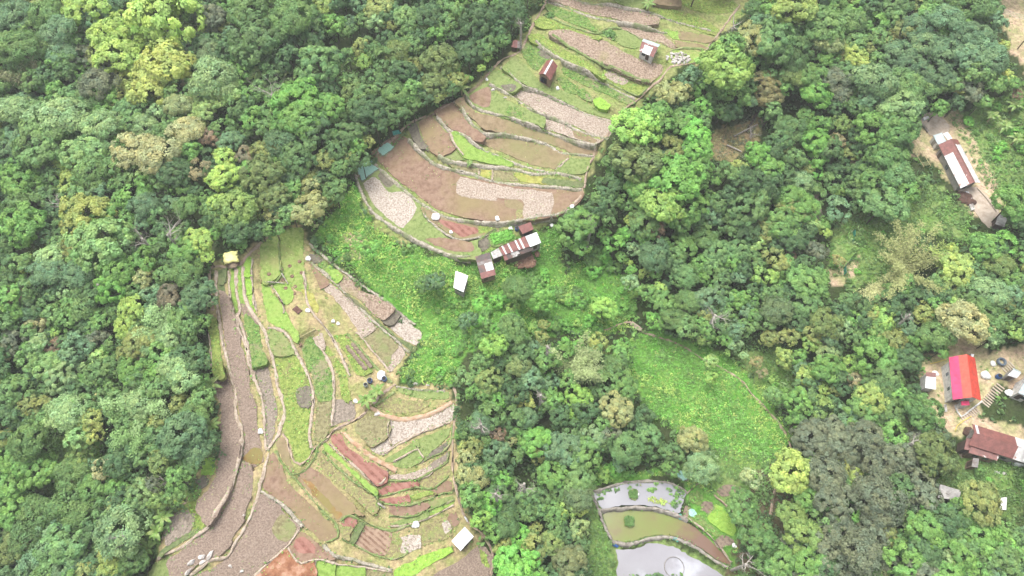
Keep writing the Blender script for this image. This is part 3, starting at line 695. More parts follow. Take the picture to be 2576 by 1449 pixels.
def ribbon(name, pts, width, mat, hump, lift=.1):
    p = smooth_open([q[:2] for q in pts], .9); d = np.gradient(p, axis=0); d /= np.linalg.norm(d, axis=1)[:, None]+1e-9
    nrm = np.stack([-d[:, 1], d[:, 0]], 1); wv = width*(.8+.4*vnoise(p[:, 0], p[:, 1], 3, 9))
    offs = np.array([-.5, -.28, 0, .28, .5]); V = p[:, None]+nrm[:, None]*(offs[None, :, None]*wv[:, None, None]); V = V+rng.normal(0, .11, V.shape)
    Z = samp(SURF, V[..., 0], V[..., 1]); Z = Z*.5+Z.max(1, keepdims=True)*.5+lift+hump*np.array([-.5, .7, 1, .7, -.5])
    TROD[np.clip(((V[..., 1]-Y0)/ST+.5).astype(int), 0, NY-1), np.clip(((V[..., 0]-X0)/ST+.5).astype(int), 0, NX-1)] = True
    EDGES.append((p, nrm, width*.5, name))
    VV = np.concatenate([V, Z[..., None]], -1); n = len(p); g = np.arange(n*5).reshape(n, 5)
    q = np.stack([g[:-1, :-1], g[:-1, 1:], g[1:, 1:], g[1:, :-1]], -1).reshape(-1, 4)
    c = VV.reshape(-1, 3).mean(0); o = bpy.data.objects.new(name, mesh_np(name, VV.reshape(-1, 3)-c, q, mat)); o.location = c
    if o.data.polygons[0].normal.z < 0: o.data.flip_normals()
    return link(o, kind='structure')
for line in RIBBONS.split('\n'):
    k, w, rest = line.split(' ', 2); pts = [on_ground(*q) for q in parse(rest, 'V')]
    dist = (Vector(pts[len(pts)//2])-Vector((0, 0, CAM_H))).length
    ribbon('footpath' if k == 'path' else 'field_bund', pts, float(w)*.62*dist/FPX*(1.15 if k == 'path' else 1.25), {'path': PATHM, 'bund': BUNDM, 'bundg': BUNDG}[k], .05 if k == 'path' else .12, .1 if k == 'path' else .16)

# dry-stone retaining walls (things)
WALLS = '''A 1.0 S mossy grey stone wall curving below the lowest terrace with the pale ploughed plot and second cabbage bed|230,430 290,600 380,760 560,910 760,1040 950,1125 1130,1200 1300,1232
A .9 S long pale stone wall curving under the biggest reddish brown terrace field|370,270 480,370 640,520 850,712 1050,822 1300,880 1600,900 1900,872 2130,832 2250,745
A .8 S stone wall looping under the small red ploughed plot|850,745 880,830 1000,942 1130,1032 1240,1052 1400,1012 1530,942
A 1.0 S stone wall along the upper edge of the biggest reddish brown terrace field|720,100 800,190 950,322 1100,382 1300,432 1500,502 1800,540 2100,568 2310,590
A 1.1 S stone wall above the row of yellow and olive seedbeds|1000,275 1100,322 1300,350 1450,372 1700,392 1880,432 2100,425 2310,485
L .9 S stone wall running above the bright green wedge shaped terrace|1000,890 1100,990 1200,1022 1300,1100 1450,1180 1600,1240 1800,1290 2000,1330
L .9 S bending stone wall that starts beside the path and ends above the long olive mud terrace|1130,770 1200,852 1270,942 1370,1002 1500,1008 1700,1058 1850,1100 1930,1150 2180,1170
L .8 S stone wall below the terrace with the grey green leafy patch|1215,742 1280,810 1400,852 1550,892 1700,962 1900,1022 2080,1082 2200,1102
L .8 S stone wall between the two pale cloddy plots on the upper terraces|1400,640 1560,722 1700,822 1900,902 2100,992 2290,1042
L .7 S stone wall on the uphill side of the pale cloddy plot below the red gabled hut|1480,510 1640,640 1750,672 1900,752 2120,842 2330,910
B .9 S stone wall passing just below the lime green strip beside the red gabled hut|490,400 620,492 800,592 1000,692 1150,792 1300,870 1400,922
B .8 S stone wall under the highest brown ploughed terrace|600,20 800,82 1000,152 1200,192 1400,238 1560,285 1700,302
B .8 S stone wall at the very top of the terraces, above the highest brown ploughed terrace|820,-10 960,35 1150,40 1350,85 1500,108 1700,172 1850,222 2100,290
C .9 S stone wall uphill of the double pinkish ploughed strips beside the bright green slope|1020,190 1200,340 1350,452 1500,562 1700,702 1850,822 2000,942
C .8 S stone wall dividing the double pinkish ploughed strips, green weeds along it|1030,352 1200,482 1330,622 1460,752 1640,922 1800,1062 1940,1192
E 1.3 K orange clay bank curving above the white cloddy fan shaped field|300,195 400,255 560,282 700,258 800,220 900,155
E 1.3 K clay and stone bank on the left of the fan shaped field, above the red plot|85,375 200,482 330,582 430,640 490,672
D .9 S pale stone wall running diagonally between the big grey ploughed field and the reddish strip|1030,665 1200,762 1330,892 1430,1005
D 1.0 S rubble wall under the reddish strip beside the weedy wet corner|1620,1170 1720,1262 1900,1305 2250,1402
E .7 S short straight pale stone wall along the top of the green beds at the fan shaped field|490,42 640,62 860,74
F .6 C concrete wall around the far side of the uppermost pond|320,585 380,596 520,544 700,504 900,498 1100,504 1225,565 1290,608
F .8 C pale stone dam between the uppermost pond and the algae covered pond|400,780 600,768 780,756 950,770 1100,806 1210,850 1300,890
F .9 C pale concrete dam between the algae covered pond and the lowest pond|520,1090 640,1122 745,1120 860,1080 960,1060 1150,1062 1300,1122 1432,1194 1580,1296 1740,1372
F .7 C concrete edge wall on the left of the ponds|310,600 360,700 400,790 440,900 490,1010 530,1085'''
def wall(tile, width, mat, label, pts):
    g = [on_ground(*q) for q in pts]; p = smooth_open([q[:2] for q in g], .7); d = np.gradient(p, axis=0); d /= np.linalg.norm(d, axis=1)[:, None]+1e-9
    nrm = np.stack([-d[:, 1], d[:, 0]], 1); n = len(p); th = width*.36
    s1, s2, s0 = (samp(SURF, *(p+nrm*o).T) for o in (1.2, -1.2, 0.))
    k = np.ones(5)/5; sm = lambda a: np.convolve(np.pad(a, 2, mode='edge'), k, 'valid')
    top = sm(np.maximum(np.maximum(s1, s2), s0))+.06; bot = sm(np.minimum(np.minimum(s1, s2), s0))-.5
    EDGES.append((p, nrm, th, 'wall'))
    side = (s1.mean() < s2.mean())*2-1.0                              # batter towards the lower side
    prof = [(-1, 0, 1), (-.9, .5, 1), (-.75, 1, 1), (0, 1, 1), (.75, 1, 1), (.9, .5, 1), (1, 0, 1)]; V = []
    for o, t, _ in prof:
        off = o*th + side*(1-t)*.35; q = p+nrm*off; V.append(np.column_stack([q+rng.normal(0, .09, q.shape), bot+(top-bot)*t+rng.normal(0, .07, n)]))
    V = np.stack(V, 1).reshape(-1, 3); m = len(prof); gi2 = np.arange(n*m).reshape(n, m)
    q = np.stack([gi2[:-1, :-1], gi2[1:, :-1], gi2[1:, 1:], gi2[:-1, 1:]], -1).reshape(-1, 4)
    c = V.mean(0); nm = {'S': 'stone_wall', 'K': 'clay_bank', 'C': 'pond_wall'}[mat]
    o = bpy.data.objects.new(nm, mesh_np(nm, V-c, q, {'S': STONE, 'K': CLAYB, 'C': CONC}[mat])); o.location = c
    link(o, None, None, label, 'bank' if mat == 'K' else 'wall', {'S': 'stone terrace walls', 'K': 'clay banks', 'C': 'pond walls'}[mat])
for line in WALLS.split('\n'):
    h, pts = line.split('|'); t, w, m, lab = h.split(' ', 3); wall(t, float(w), m, lab, parse(pts, t))

# ------------------------------------------------------------ trees
LC = dict(L=(160,190,82), Y=(168,182,84), G=(112,158,68), B=(118,182,66), M=(108,144,74), D=(84,118,68), T=(110,146,98), O=(136,148,74),
          K=(172,174,116), R=(146,124,94), W=(114,126,94), P=(146,178,112))
LW = dict(L='lime green', Y='yellow', G='green', B='bright green', M='mid green', D='dark green', T='blue-green', O='olive', K='khaki',
          R='brownish', W='grey-brown', P='pale green')
LEAFK = 1.18
def leafcol(code):
    c = np.mean([lin(LC[k]) for k in code], 0)*LEAFK; return c*.86+.14*(c@np.array([.3, .59, .11]))
def crown_mesh(name, seed, nl, nc, nq, leaf, cr, spread=.55, flat=.75):
    q = np.random.default_rng(seed); lob = [(np.zeros(3), .62 if nl > 1 else .92)]
    for i in range(nl-1):
        a = 2*PI*(i+q.uniform(-.3, .3))/(nl-1); rr = q.uniform(.75, 1.1)*spread
        lob.append((np.array([math.cos(a)*rr, math.sin(a)*rr, q.uniform(-.3, .25)]), q.uniform(.3, .46)))
    P = []
    while len(P) < nc:
        c, r = lob[q.integers(len(lob))] if q.random() < .8 else lob[0]
        d = q.normal(size=3); d /= np.linalg.norm(d)
        if d[2] < -.35 and q.random() < .75: continue
        p = c+d*r*q.uniform(.82, 1.08)
        if any(np.linalg.norm(p-c2) < r2*.72 for c2, r2 in lob): continue
        P.append((p, d))
    V = []; T = []
    for p, d in P:
        k = nq; u = q.normal(size=(k, 3)); u /= np.linalg.norm(u, axis=1)[:, None]
        low = (u@d) < -.25; u[low] -= 2*(u[low]@d)[:, None]*d
        rc = cr*q.uniform(.7, 1.25); pos = p+u*rc*q.uniform(.55, 1.05, (k, 1)); pos[:, 2] *= flat
        nrm = u*.9+d*.5+q.normal(size=(k, 3))*.45+np.array([0, 0, .35]); nrm /= np.linalg.norm(nrm, axis=1)[:, None]
        t = np.cross(nrm, q.normal(size=(k, 3))); t /= np.linalg.norm(t, axis=1)[:, None]; bt = np.cross(nrm, t)
        s = leaf*q.uniform(.6, 1.25, (k, 1))
        V.append(np.stack([pos-t*s, pos-bt*s*.6, pos+t*s, pos+bt*s*.6], 1).reshape(-1, 3))
        ct = q.uniform(.8, 1.22); h = q.uniform(-.09, .09)
        tt = ct*q.uniform(.8, 1.2, (k, 1))*np.array([1+h, 1, 1-h]); T.append(np.repeat(tt, 4, 0))
    V = np.concatenate(V); T = np.concatenate(T); n = len(V)
    return V, T
def as_mesh(name, V, T, mat): return mesh_np(name, V, np.arange(len(V)).reshape(-1, 4), mat, [('tint', T)])
CROWNS = {'c': [as_mesh('crown', *crown_mesh('crown', 10+i, 7+i % 4, 105+10*(i % 3), 58, .058, .165), LEAF) for i in range(7)],
          'f': [as_mesh('crown', *crown_mesh('crown', 40+i, 5+i % 3, 150, 46, .047, .2, .5, .7), LEAF) for i in range(5)],
          'r': [as_mesh('crown', *crown_mesh('crown', 60+i, 1, 110, 56, .05, .14, 0, .8), LEAF) for i in range(2)],
          's': [as_mesh('crown', *crown_mesh('crown', 70+i, 8, 55, 40, .05, .16, .62, .65), LEAF) for i in range(3)]}
def trunk_mesh(seed):
    q = random.Random(seed); b = MB(); lx, ly = q.uniform(-.12, .12), q.uniform(-.12, .12)
    b.tube([(0, 0, -.05), (lx*.4, ly*.4, .35), (lx, ly, .8), (lx*1.2, ly*1.2, 1.1)], [.045, .035, .025, .012], 7)
    for i in range(6):
        a = 2*PI*i/6+q.uniform(-.4, .4); z = q.uniform(.45, .8); r = q.uniform(.3, .5)
        b.tube([(lx*z, ly*z, z), (lx*z+math.cos(a)*r*.5, ly*z+math.sin(a)*r*.5, z+.16), (lx+math.cos(a)*r, ly+math.sin(a)*r, z+.28)], [.018, .012, .005], 5)
    me = bpy.data.meshes.new('trunk'); me.from_pydata(b.v, [], b.f); me.update(); me.materials.append(BARK); return me
TRUNKS = [trunk_mesh(i) for i in range(4)]
TREES = '''I:1250,130,235,L 980,190,110,L 640,60,130,L 820,260,125,L 880,420,140,L 1100,300,90,L 820,115,70,L 1230,480,165,Y 1130,640,135,Y 950,600,85,Y 120,110,110,T 330,110,110,M 430,230,120,T 150,360,130,M 450,385,95,T 630,420,80,W 740,620,120,W 580,540,65,G 520,560,55,P 100,830,110,P 430,880,150,P 640,820,85,M 120,1000,80,T 300,1090,165,M 760,960,120,P 640,1170,130,GP 700,1070,85,T 460,1240,85,L 700,1290,130,M 50,1130,85,T 60,1270,80,G 150,1370,120,G 540,1380,95,OL 1350,790,100,KP 1180,850,80,P 1540,840,90,LP 1620,580,165,P 1900,560,165,PL 1700,690,115,PL 1560,680,95,P 1400,980,115,K 1000,1130,120,K 1210,1180,135,K 1100,960,85,P 1430,1050,85,LP 960,1020,65,O 1000,1290,65,LP 1600,1030,80,R 1740,1060,85,T 1690,1330,110,L 1700,1180,80,L 1860,1170,75,WR 1500,1280,85,RK 1330,1300,110,D 1200,1370,75,M 1580,110,95,W 1600,230,60,W 1900,100,145,M 2190,150,145,M 1950,310,175,MD 2340,250,85,D 2450,60,80,OL 2520,180,80,G 2400,470,145,GT 2180,580,55,OD 1600,390,95,MW 1480,310,85,D 1730,230,50,T 2240,760,145,BG 2280,900,140,G 2500,800,100,G 2370,640,75,T 2480,640,60,T 2100,1100,125,TD 2250,1190,125,DM 2000,1320,150,DO 2150,1350,95,D 2290,1330,75,O 2350,1410,85,KO 2450,1220,80,O 1000,800,105,GT 330,770,50,T 1200,390,60,T 1420,590,60,RK
J:660,170,145,YO 760,360,155,GP 560,390,75,O 170,110,115,M 180,250,125,G 400,230,70,M 1400,110,95,M 1280,90,65,T 1080,90,95,T 1180,170,85,GT 1430,300,65,LO 1500,370,95,L 1560,490,55,L 1780,120,145,OG 1790,280,105,D 1980,110,70,O 2060,180,50,KO 2330,130,135,OK 2250,225,85,O 1950,280,75,D 2070,40,105,DO 1650,80,80,L 880,600,110,G 850,720,115,GB 990,880,95,L 960,1020,95,L 640,870,95,PG 470,880,65,PL 520,740,75,P 600,620,95,T 360,600,105,T 370,500,95,P 210,540,60,OL 120,780,75,R 280,990,65,K 150,900,75,T 1080,640,80,KO 1250,620,80,M 1400,600,105,M 1490,770,125,DT 1300,800,95,RW 1390,970,105,M 1150,760,75,T 1200,920,85,P 1140,1130,95,MP 1290,1090,95,P 1450,1050,80,M 1290,1300,105,P 1060,1230,60,RK 1000,1340,95,G 730,1110,75,W 860,1130,60,M 560,1100,70,T 400,1060,50,GL 400,1160,60,R 270,1170,80,P 100,1130,85,W 60,1220,60,K 380,1300,95,PG 280,1350,70,T 640,1290,60,P 740,1260,75,LP 440,1400,95,P 620,1420,60,G 820,1330,80,M 1400,1390,110,P 390,810,75,M 1450,900,85,T
K:700,270,75,YO 710,370,65,YO 1360,380,165,TD 1080,130,115,P 870,150,85,GP 860,240,75,GP 1060,270,85,PG 740,110,50,K 330,180,70,O 150,240,70,M 500,210,115,P 600,390,85,PG 600,560,80,OG 760,640,70,K 680,610,50,T 300,660,105,G 130,600,100,G 80,770,105,G 60,950,105,G 200,430,120,M 560,700,120,M 700,790,95,GM 1200,600,80,OM 1060,820,95,MP 870,920,80,OP 1000,940,70,G 920,1090,165,PT 1200,880,70,OG 1150,760,60,W 550,900,140,M 420,1030,80,P 650,1010,110,M 250,980,105,M 200,1190,120,MD 500,1230,140,GT 60,1240,105,DO 330,1330,115,T 500,1400,95,T 130,1400,85,T 850,1390,95,OL 1000,1330,90,M
L:130,40,90,O 560,50,95,LK 540,170,75,P 250,210,100,G 90,250,95,DM 770,130,95,GP 950,120,105,D 1060,190,85,M 1160,120,70,MO 1190,300,85,D 1340,150,125,D 1560,70,115,D 1330,270,80,D 880,280,75,D 700,390,95,MO 500,340,75,MD 620,300,75,D 320,410,60,M 450,480,65,LG 90,480,105,G 200,510,75,GD 1020,450,125,OD 1240,400,95,D 1370,420,45,LG 1330,510,35,L 1150,600,75,O 1235,590,35,G 520,600,85,MD 740,530,95,D 360,700,85,OM 190,700,70,D 700,720,105,M 900,720,75,DT 980,620,95,OD 850,620,40,G 1005,735,45,LK 1060,710,35,LK 250,860,145,M 480,830,115,D 690,860,85,MD 90,980,105,D 330,1000,95,DM 530,950,85,D 40,780,70,G 150,1210,65,O 340,1200,55,O 470,1070,55,O 40,1280,60,O 50,1420,70,O 1460,210,85,D 1490,310,60,GD
V:1600,322,62,BL 1690,235,58,OK 1485,440,20,LO 1650,300,45,G 1600,400,58,OD 1700,440,58,BG 1745,330,38,B 1660,510,52,LG 1735,510,45,G 1620,480,40,G 1500,520,28,D 1530,470,30,D 1555,440,25,G
M:360,170,75,LP 300,330,95,GP 320,510,190,LG 520,300,105,OK 600,390,60,O 690,310,145,TG 590,180,85,TD 740,200,80,G 830,50,140,OL 960,40,60,Y 530,60,115,DM 1080,190,145,M 1080,310,105,PK 1250,160,105,M 1310,60,75,G 1460,190,85,G 1620,130,80,M 1440,40,85,D 1640,40,90,DM 1560,300,65,KY 1310,430,95,LY 1190,410,65,OK 1390,370,60,O 1780,200,95,T 1980,140,115,T 1850,320,95,TP 2000,400,115,T 1650,400,95,T 1720,500,95,T 1920,560,105,DT 1440,600,150,TP 1420,730,95,T 1160,600,95,W 1190,720,70,W 960,560,95,GM 820,560,95,MO 1000,700,105,BG 1240,760,60,G 620,620,95,OR 660,720,95,OR 1700,650,125,M 1640,780,125,MP 1780,800,75,D 1560,850,75,OG 2090,660,60,OY 2190,680,85,W 2350,620,75,GM 2200,260,105,T 2330,160,95,T 2160,430,105,T 2350,450,105,T 2420,350,38,Y 2450,580,48,Y 2530,710,35,R 2170,50,115,M 2380,50,95,D 150,800,85,BG 40,700,55,OK 40,980,85,B 110,1120,105,BG 130,1250,95,G 60,1380,85,G 240,1350,50,G 420,1260,65,YO 580,1150,95,BG 660,1250,95,G 740,1050,85,TG 1000,1060,95,BG 1010,1190,75,BG 1000,1290,65,B 850,1180,85,M 1170,1060,58,RK 1270,1150,60,O 1310,1240,38,R 1040,940,75,G 1200,940,65,OG 1450,960,115,G 1620,980,120,DG 1550,1180,125,DG 1600,1300,120,TG 1340,1060,85,D 1140,1370,75,M 1180,1430,55,LG 860,1370,95,PT 620,1370,105,D 1450,1350,115,GM
N:600,100,145,LO 840,130,105,BG 360,220,58,OL 1250,120,145,MD 1500,250,125,GM 1700,220,75,PL 1810,300,48,L 1550,30,105,G 540,290,80,R 380,300,65,TG 540,480,115,TD 380,430,60,PT 740,390,95,GM 960,280,75,M 900,350,95,M 1000,450,105,TG 1170,420,95,GT 1310,370,80,LP 1750,440,75,W 1920,510,43,YR 330,530,33,L 460,610,48,OL 570,740,58,L 350,680,65,TP 760,640,95,TG 940,650,75,G 870,530,85,G 1160,640,60,T 1080,790,95,TG 1370,640,85,GL 1540,560,85,GM 1560,480,40,R 1700,680,125,GM 1560,770,85,D 1650,850,105,TG 1240,790,70,G 780,820,95,M 600,830,95,GM 680,960,105,M 1120,960,105,M 1280,930,60,G 1450,900,105,MW 1820,970,115,OM 1560,1080,75,O 1480,1100,58,OK 1960,1020,75,P 1720,1150,68,LG 1140,1150,55,PT 900,1110,50,GO 1080,1210,28,LG 1200,1230,33,P 1300,1280,48,OR 1350,1370,38,KR 1520,1250,75,OL 960,1280,55,PL 960,1400,48,LG 150,870,95,LB 90,1120,72,OY 180,1200,48,O 1820,1230,78,PO 1990,1310,75,LG 1900,1400,75,GT 2050,1420,65,KR 1680,1390,75,OL 2280,940,85,LG 2200,1230,130,G 2200,1090,75,OG 2380,1080,58,YO 2450,1250,95,D 2300,1370,105,M 2550,920,75,YO
R:1640,200,130,G 1390,310,42,B 1130,600,58,LY 1200,760,115,LO 1400,560,105,G 1580,540,85,BG 1520,700,95,MO 1450,920,125,TP 1650,960,85,T 1210,1010,85,LP 1250,1160,145,K 1050,1400,60,G 1640,1240,70,GL 1440,1320,65,P 580,200,150,GT 760,120,90,G 900,560,80,D
P:820,660,145,YL 1070,180,82,OG 870,130,95,G 700,80,75,M 1060,30,48,L 1160,40,48,O 1430,110,105,OL 1600,200,95,M 1800,210,120,DG 1750,60,105,D 860,280,65,G 1250,260,85,T 1560,280,60,LO 1690,300,50,O 980,400,115,W 1180,430,115,W 1400,370,115,W 1100,680,135,W 1500,600,115,W 1250,520,95,W 1650,530,105,W 1130,880,135,W 1480,860,160,W 1500,1000,115,W 1200,1120,115,W 1350,1260,145,W 1900,500,125,DO 2000,600,80,DO 1930,390,85,WD 1330,720,78,OL 1280,950,85,GB 950,860,95,G 830,980,105,OG 900,1130,115,OG 930,950,48,KY 440,930,115,DG 560,1160,125,DG 740,1340,105,GM 950,1340,105,G 600,1340,80,DG 1880,950,110,BG 1850,1100,115,G 1690,1000,65,PK 2250,900,125,O 2130,1010,95,G 1960,1310,85,PO 2060,1160,58,RK 2250,1150,105,G 2420,1190,85,GB 1700,1350,115,G 1600,1220,60,G 1500,1200,28,L 1500,1420,48,KO 1650,1180,50,GT 2100,1300,95,G 520,700,72,PK 140,620,105,PT 80,420,105,KO 2430,1000,60,G
O:330,130,95,DT 570,380,125,LB 740,230,145,M 1030,180,55,O 1010,290,65,O 1560,60,105,L 1500,290,85,OY 1620,420,65,OY 300,680,85,GP 380,800,75,G 600,880,85,GB 520,700,120,OM 820,560,115,PO 850,890,95,YO 1350,850,115,LB 1310,1000,75,LB 1130,880,95,G 1700,960,140,OK 450,1090,105,T 600,1190,75,R 870,1040,105,T 960,1250,125,BG 1000,1400,120,B 720,1250,58,KO 600,1350,115,T 750,1400,85,M 290,1310,58,OY 330,1410,85,OK 1250,1320,140,T 1480,1230,105,TP 1650,1180,95,W 1780,1330,145,TG 1980,1210,125,TG 2300,1200,170,KO 260,1190,48,G 1700,560,105,M 1770,750,125,GM
V:1060,712,24,M 1092,708,27,DT 1172,800,32,DT 930,625,28,BG 1300,725,45,M 1365,745,35,BG 1500,540,58,MG 1440,575,38,GM 1545,612,28,GB
E:1000,700,85,KO 1090,720,85,KO 1270,740,75,BG 1180,900,85,B 1120,1020,75,LB 1310,950,85,MT 1470,870,85,GT 1680,770,85,LB 1740,950,75,L 1560,950,75,TG 1850,860,95,MW 1860,950,55,OL 1400,1170,85,B 1280,1230,65,O 1350,1360,125,B 1450,1400,115,B 1550,1300,65,T 1680,1260,38,BL 1780,1350,115,OW 1650,1200,85,MO 1530,1100,48,YO 1850,1100,75,PO'''
tl = []; tile = None
for tok in TREES.split():
    if ':' in tok: tile, tok = tok.split(':')
    x, y, r, c = tok.split(','); u, v = uv(tile, float(x), float(y)); tl.append([u, v, float(r)*upx(tile), c])
_bp = [np.array(p) for n, p in COVERS if n.startswith('bund')]
def bund_dist(u, v):
    a, b2 = np.array([u]), np.array([v]); return min(float(edge_dist(a, b2, p)[0])*(-1 if inside(a, b2, p)[0] else 1) for p in _bp)
_hs = [np.array(parse(x, 'V')) for x in ('2515,-40 2640,-40 2640,260 2575,200 2540,130 2515,40', '393,560 470,560 475,620 400,640 335,620 340,585', '640,205 690,205 690,260 650,260', '1780,775 1825,765 1830,810 1785,815', '1345,1155 1430,1165 1430,1215 1350,1210', '1795,300 1890,300 1890,370 1800,380', '2415,1045 2600,1060 2600,1180 2405,1150', '2352,1205 2422,1200 2418,1265 2350,1262', '2505,1240 2542,1232 2545,1290 2505,1290', '2316,930 2350,930 2350,985 2316,985', '2380,890 2480,890 2500,1040 2390,1030',
 '2500,920 2600,880 2600,1040 2530,1040', '2335,325 2400,310 2490,460 2500,560 2540,590 2440,540 2360,430', '570,640 620,640 620,690 560,690', '1200,590 1370,560 1400,620 1250,720 1200,700', '1130,680 1190,680 1190,740 1130,740')]
def house_dist(u, v):
    a, b2 = np.array([u]), np.array([v]); return min(float(edge_dist(a, b2, p)[0])*(-1 if inside(a, b2, p)[0] else 1) for p in _hs)
keep = []
for t in tl:
    hd = house_dist(t[0], t[1])
    if hd < t[2]*.85:
        if hd < 12: continue
        t[2] = hd/.85
    bd = bund_dist(t[0], t[1])
    if -40 < bd < t[2]*.8:
        if bd < 9: continue
        t[2] = bd/.8
    if all(math.hypot(t[0]-k[0], t[1]-k[1]) > .55*min(t[2], k[2])+.28*max(t[2], k[2]) for k in keep): keep.append(t)
# the rest of the canopy: where the photo shows forest and no crown is listed yet
OPEN = [p for _, p in COVERS]+[_hs[0]]+list(_hs[5:]) + [parse(s, 'V') for s in ('1480,1200 1720,1200 1850,1310 1860,1449 1530,1449 1500,1330', '1880,1190 1960,1180 1960,1290 1870,1300')]
_ou, _ov = np.meshgrid(np.arange(-200, 2800, 5.0), np.arange(-150, 1650, 5.0)); OMASK = np.full(_ou.shape, 1e9)
for _p in OPEN:
    _d = edge_dist(_ou, _ov, np.array(_p)); _d[inside(_ou, _ov, _p)] *= -1; OMASK = np.minimum(OMASK, _d)
def in_open(u, v, m=0): return OMASK[min(max(int((v+150)/5), 0), OMASK.shape[0]-1), min(max(int((u+200)/5), 0), OMASK.shape[1]-1)] < m
fill = []; q = np.random.default_rng(3); cells = {}
for k in keep: cells.setdefault((int(k[0]//80), int(k[1]//80)), []).append(k)
for _ in range(9000):
    u, v = q.uniform(-140, 2720), q.uniform(-90, 1560); r = q.uniform(17, 36)
    if in_open(u, v, r*.8): continue
    near = [k for i in (-1, 0, 1) for j in (-1, 0, 1) for k in cells.get((int(u//80)+i, int(v//80)+j), [])]
    if any(math.hypot(u-k[0], v-k[1]) < .62*max(k[2], r)+.34*min(r, k[2]) for k in near): continue
    lft = u < 1000
    c = q.choice(['M', 'D', 'G', 'MD', 'T', 'GM', 'O'], p=[.22, .2, .14, .16, .1, .12, .06]); t = [u, v, r, str(c)]
    if 1900 < u < 2330 and v > 1050 and q.random() < .6: t[3] = 'W'
    if 1200 < u < 1660 and 560 < v < 880: t[3] = str(q.choice(['BG', 'G', 'B', 'GM'])); t[2] *= .8
    fill.append(t); cells.setdefault((int(u//80), int(v//80)), []).append(t)
allt = [t+[True] for t in keep]+[t+[False] for t in fill]
vis = lambda t: -20 < t[0] < 2596 and -20 < t[1] < 1470
ranked = sorted([t for t in allt if vis(t)], key=lambda t: -t[2]-(6 if t[4] else 0))
solo = ranked[:300]; ids = {id(t) for t in solo}; mass = [t for t in allt if id(t) not in ids]
def tree_dims(t):
    u, v, rp, c, _ = t; z = 5.0
    for _ in range(8):
        p = at_z(u, v, z); d = (Vector(p)-Vector((0, 0, CAM_H))).length; r = rp*d/FPX*1.12
        hc = min(2.0+1.25*r, 10.5); z = .5*z+.5*(float(base_h(p[0], p[1]))+hc)
    p = at_z(u, v, z); g = float(samp(GZ, p[0], p[1])); return p[0], p[1], g, max(z-g, r*.6), r
LANDMARKS = [('the top left corner of the photo', 0, 0), ('the left edge midway up', 0, 724), ('the bottom left corner of the photo', 0, 1449), ('the top right corner of the photo', 2576, 0),
 ('the bottom right corner of the photo', 2576, 1449), ('the yellow tarp shelter', 585, 655), ('the red gabled hut on the terraces', 1378, 175), ('the small ruined hut', 1298, 117),
 ('the white patched hut', 1633, 122), ('the cabbage beds', 945, 400), ('the long farmhouse', 2405, 405), ('the red and pink roofed house', 2427, 950),
 ('the rusty roofed long shed', 2510, 1110), ('the uppermost pond', 1610, 1250), ('the lowest pond', 1700, 1415), ('the white metal shed at the bottom', 1163, 1357),
 ('the L-shaped farm building', 1290, 630), ('the lone white shed', 1160, 708), ('the plank footbridge', 1600, 826), ('the golden bamboo', 2290, 680),
 ('the two bare grey trees', 415, 600), ('the middle of the top edge', 1288, 0), ('the dirty white sheet shack', 2386, 1240)]
ORD = ['', 'second ', 'third ', 'fourth ', 'fifth ', 'sixth ', 'seventh ', 'eighth ', 'ninth ']
def desc(t):
    size = 'large' if t[2] > 42 else 'medium' if t[2] > 27 else 'small'; c = t[3]
    return size+' '+(LW[c[0]] if len(set(c)) == 1 else LW[c[0]]+' and '+LW[c[1]])
by = {}
for t in solo: by.setdefault(desc(t), []).append(t)
labels = {}
for dsc, ts in by.items():
    if len(ts) == 1: labels[id(ts[0])] = 'the only '+dsc+' tree crown in the woods'
for dsc, ts in by.items():
    rk = {}
    for nm, lu, lv in LANDMARKS:
        o2 = sorted(ts, key=lambda t: math.hypot(t[0]-lu, t[1]-lv))
        for i, t in enumerate(o2[:9]):
            dd = math.hypot(t[0]-lu, t[1]-lv); cand = (i*1.0+dd/260, i, nm)
            if id(t) not in rk or cand < rk[id(t)]: rk[id(t)] = cand
    for t in ts:
        cand = rk.get(id(t))
        if cand is None:
            nm, lu, lv = min(LANDMARKS, key=lambda l: math.hypot(t[0]-l[1], t[1]-l[2])); i = 9
            labels[id(t)] = dsc+' tree, one of several around '+nm
        else: labels[id(t)] = dsc+' tree '+ORD[cand[1]]+('nearest ' if cand[1] else 'nearest to ')+cand[2]
seen = {}
for i, t in enumerate(solo):
    x, y, g, hc, r = tree_dims(t); c = t[3]; q2 = random.Random(i)
    lab = labels[id(t)]
    root = empty('broadleaf_tree', (x, y, g), lab, 'tree', 'broadleaf trees of the forest', q2.uniform(0, 6.28))
    kind = 'r' if c in ('OG',) and 1060 < t[0]-1717+1717 and abs(t[0]-2073) < 25 and abs(t[1]-1026) < 25 else 's' if c in ('RK', 'KR', 'R', 'YR') else 'f' if c[0] in 'TWMPK' and q2.random() < .75 else 'c'
    me = q2.choice(CROWNS[kind]); cr = bpy.data.objects.new('crown', me); cr.location = (0, 0, hc)
    cr.scale = (r*q2.uniform(.92, 1.1), r*q2.uniform(.92, 1.1), r*q2.uniform(.85, 1.1)); cr.rotation_euler = (q2.uniform(-.12, .12), q2.uniform(-.12, .12), 0)
    lc = leafcol(c)*q2.uniform(.9, 1.1); cr.color = (*[min(.8, max(0, a)) for a in lc], 1); link(cr, root)
    tk = bpy.data.objects.new('trunk', q2.choice(TRUNKS)); tk.scale = (r*.9, r*.9, hc*1.0); link(tk, root)
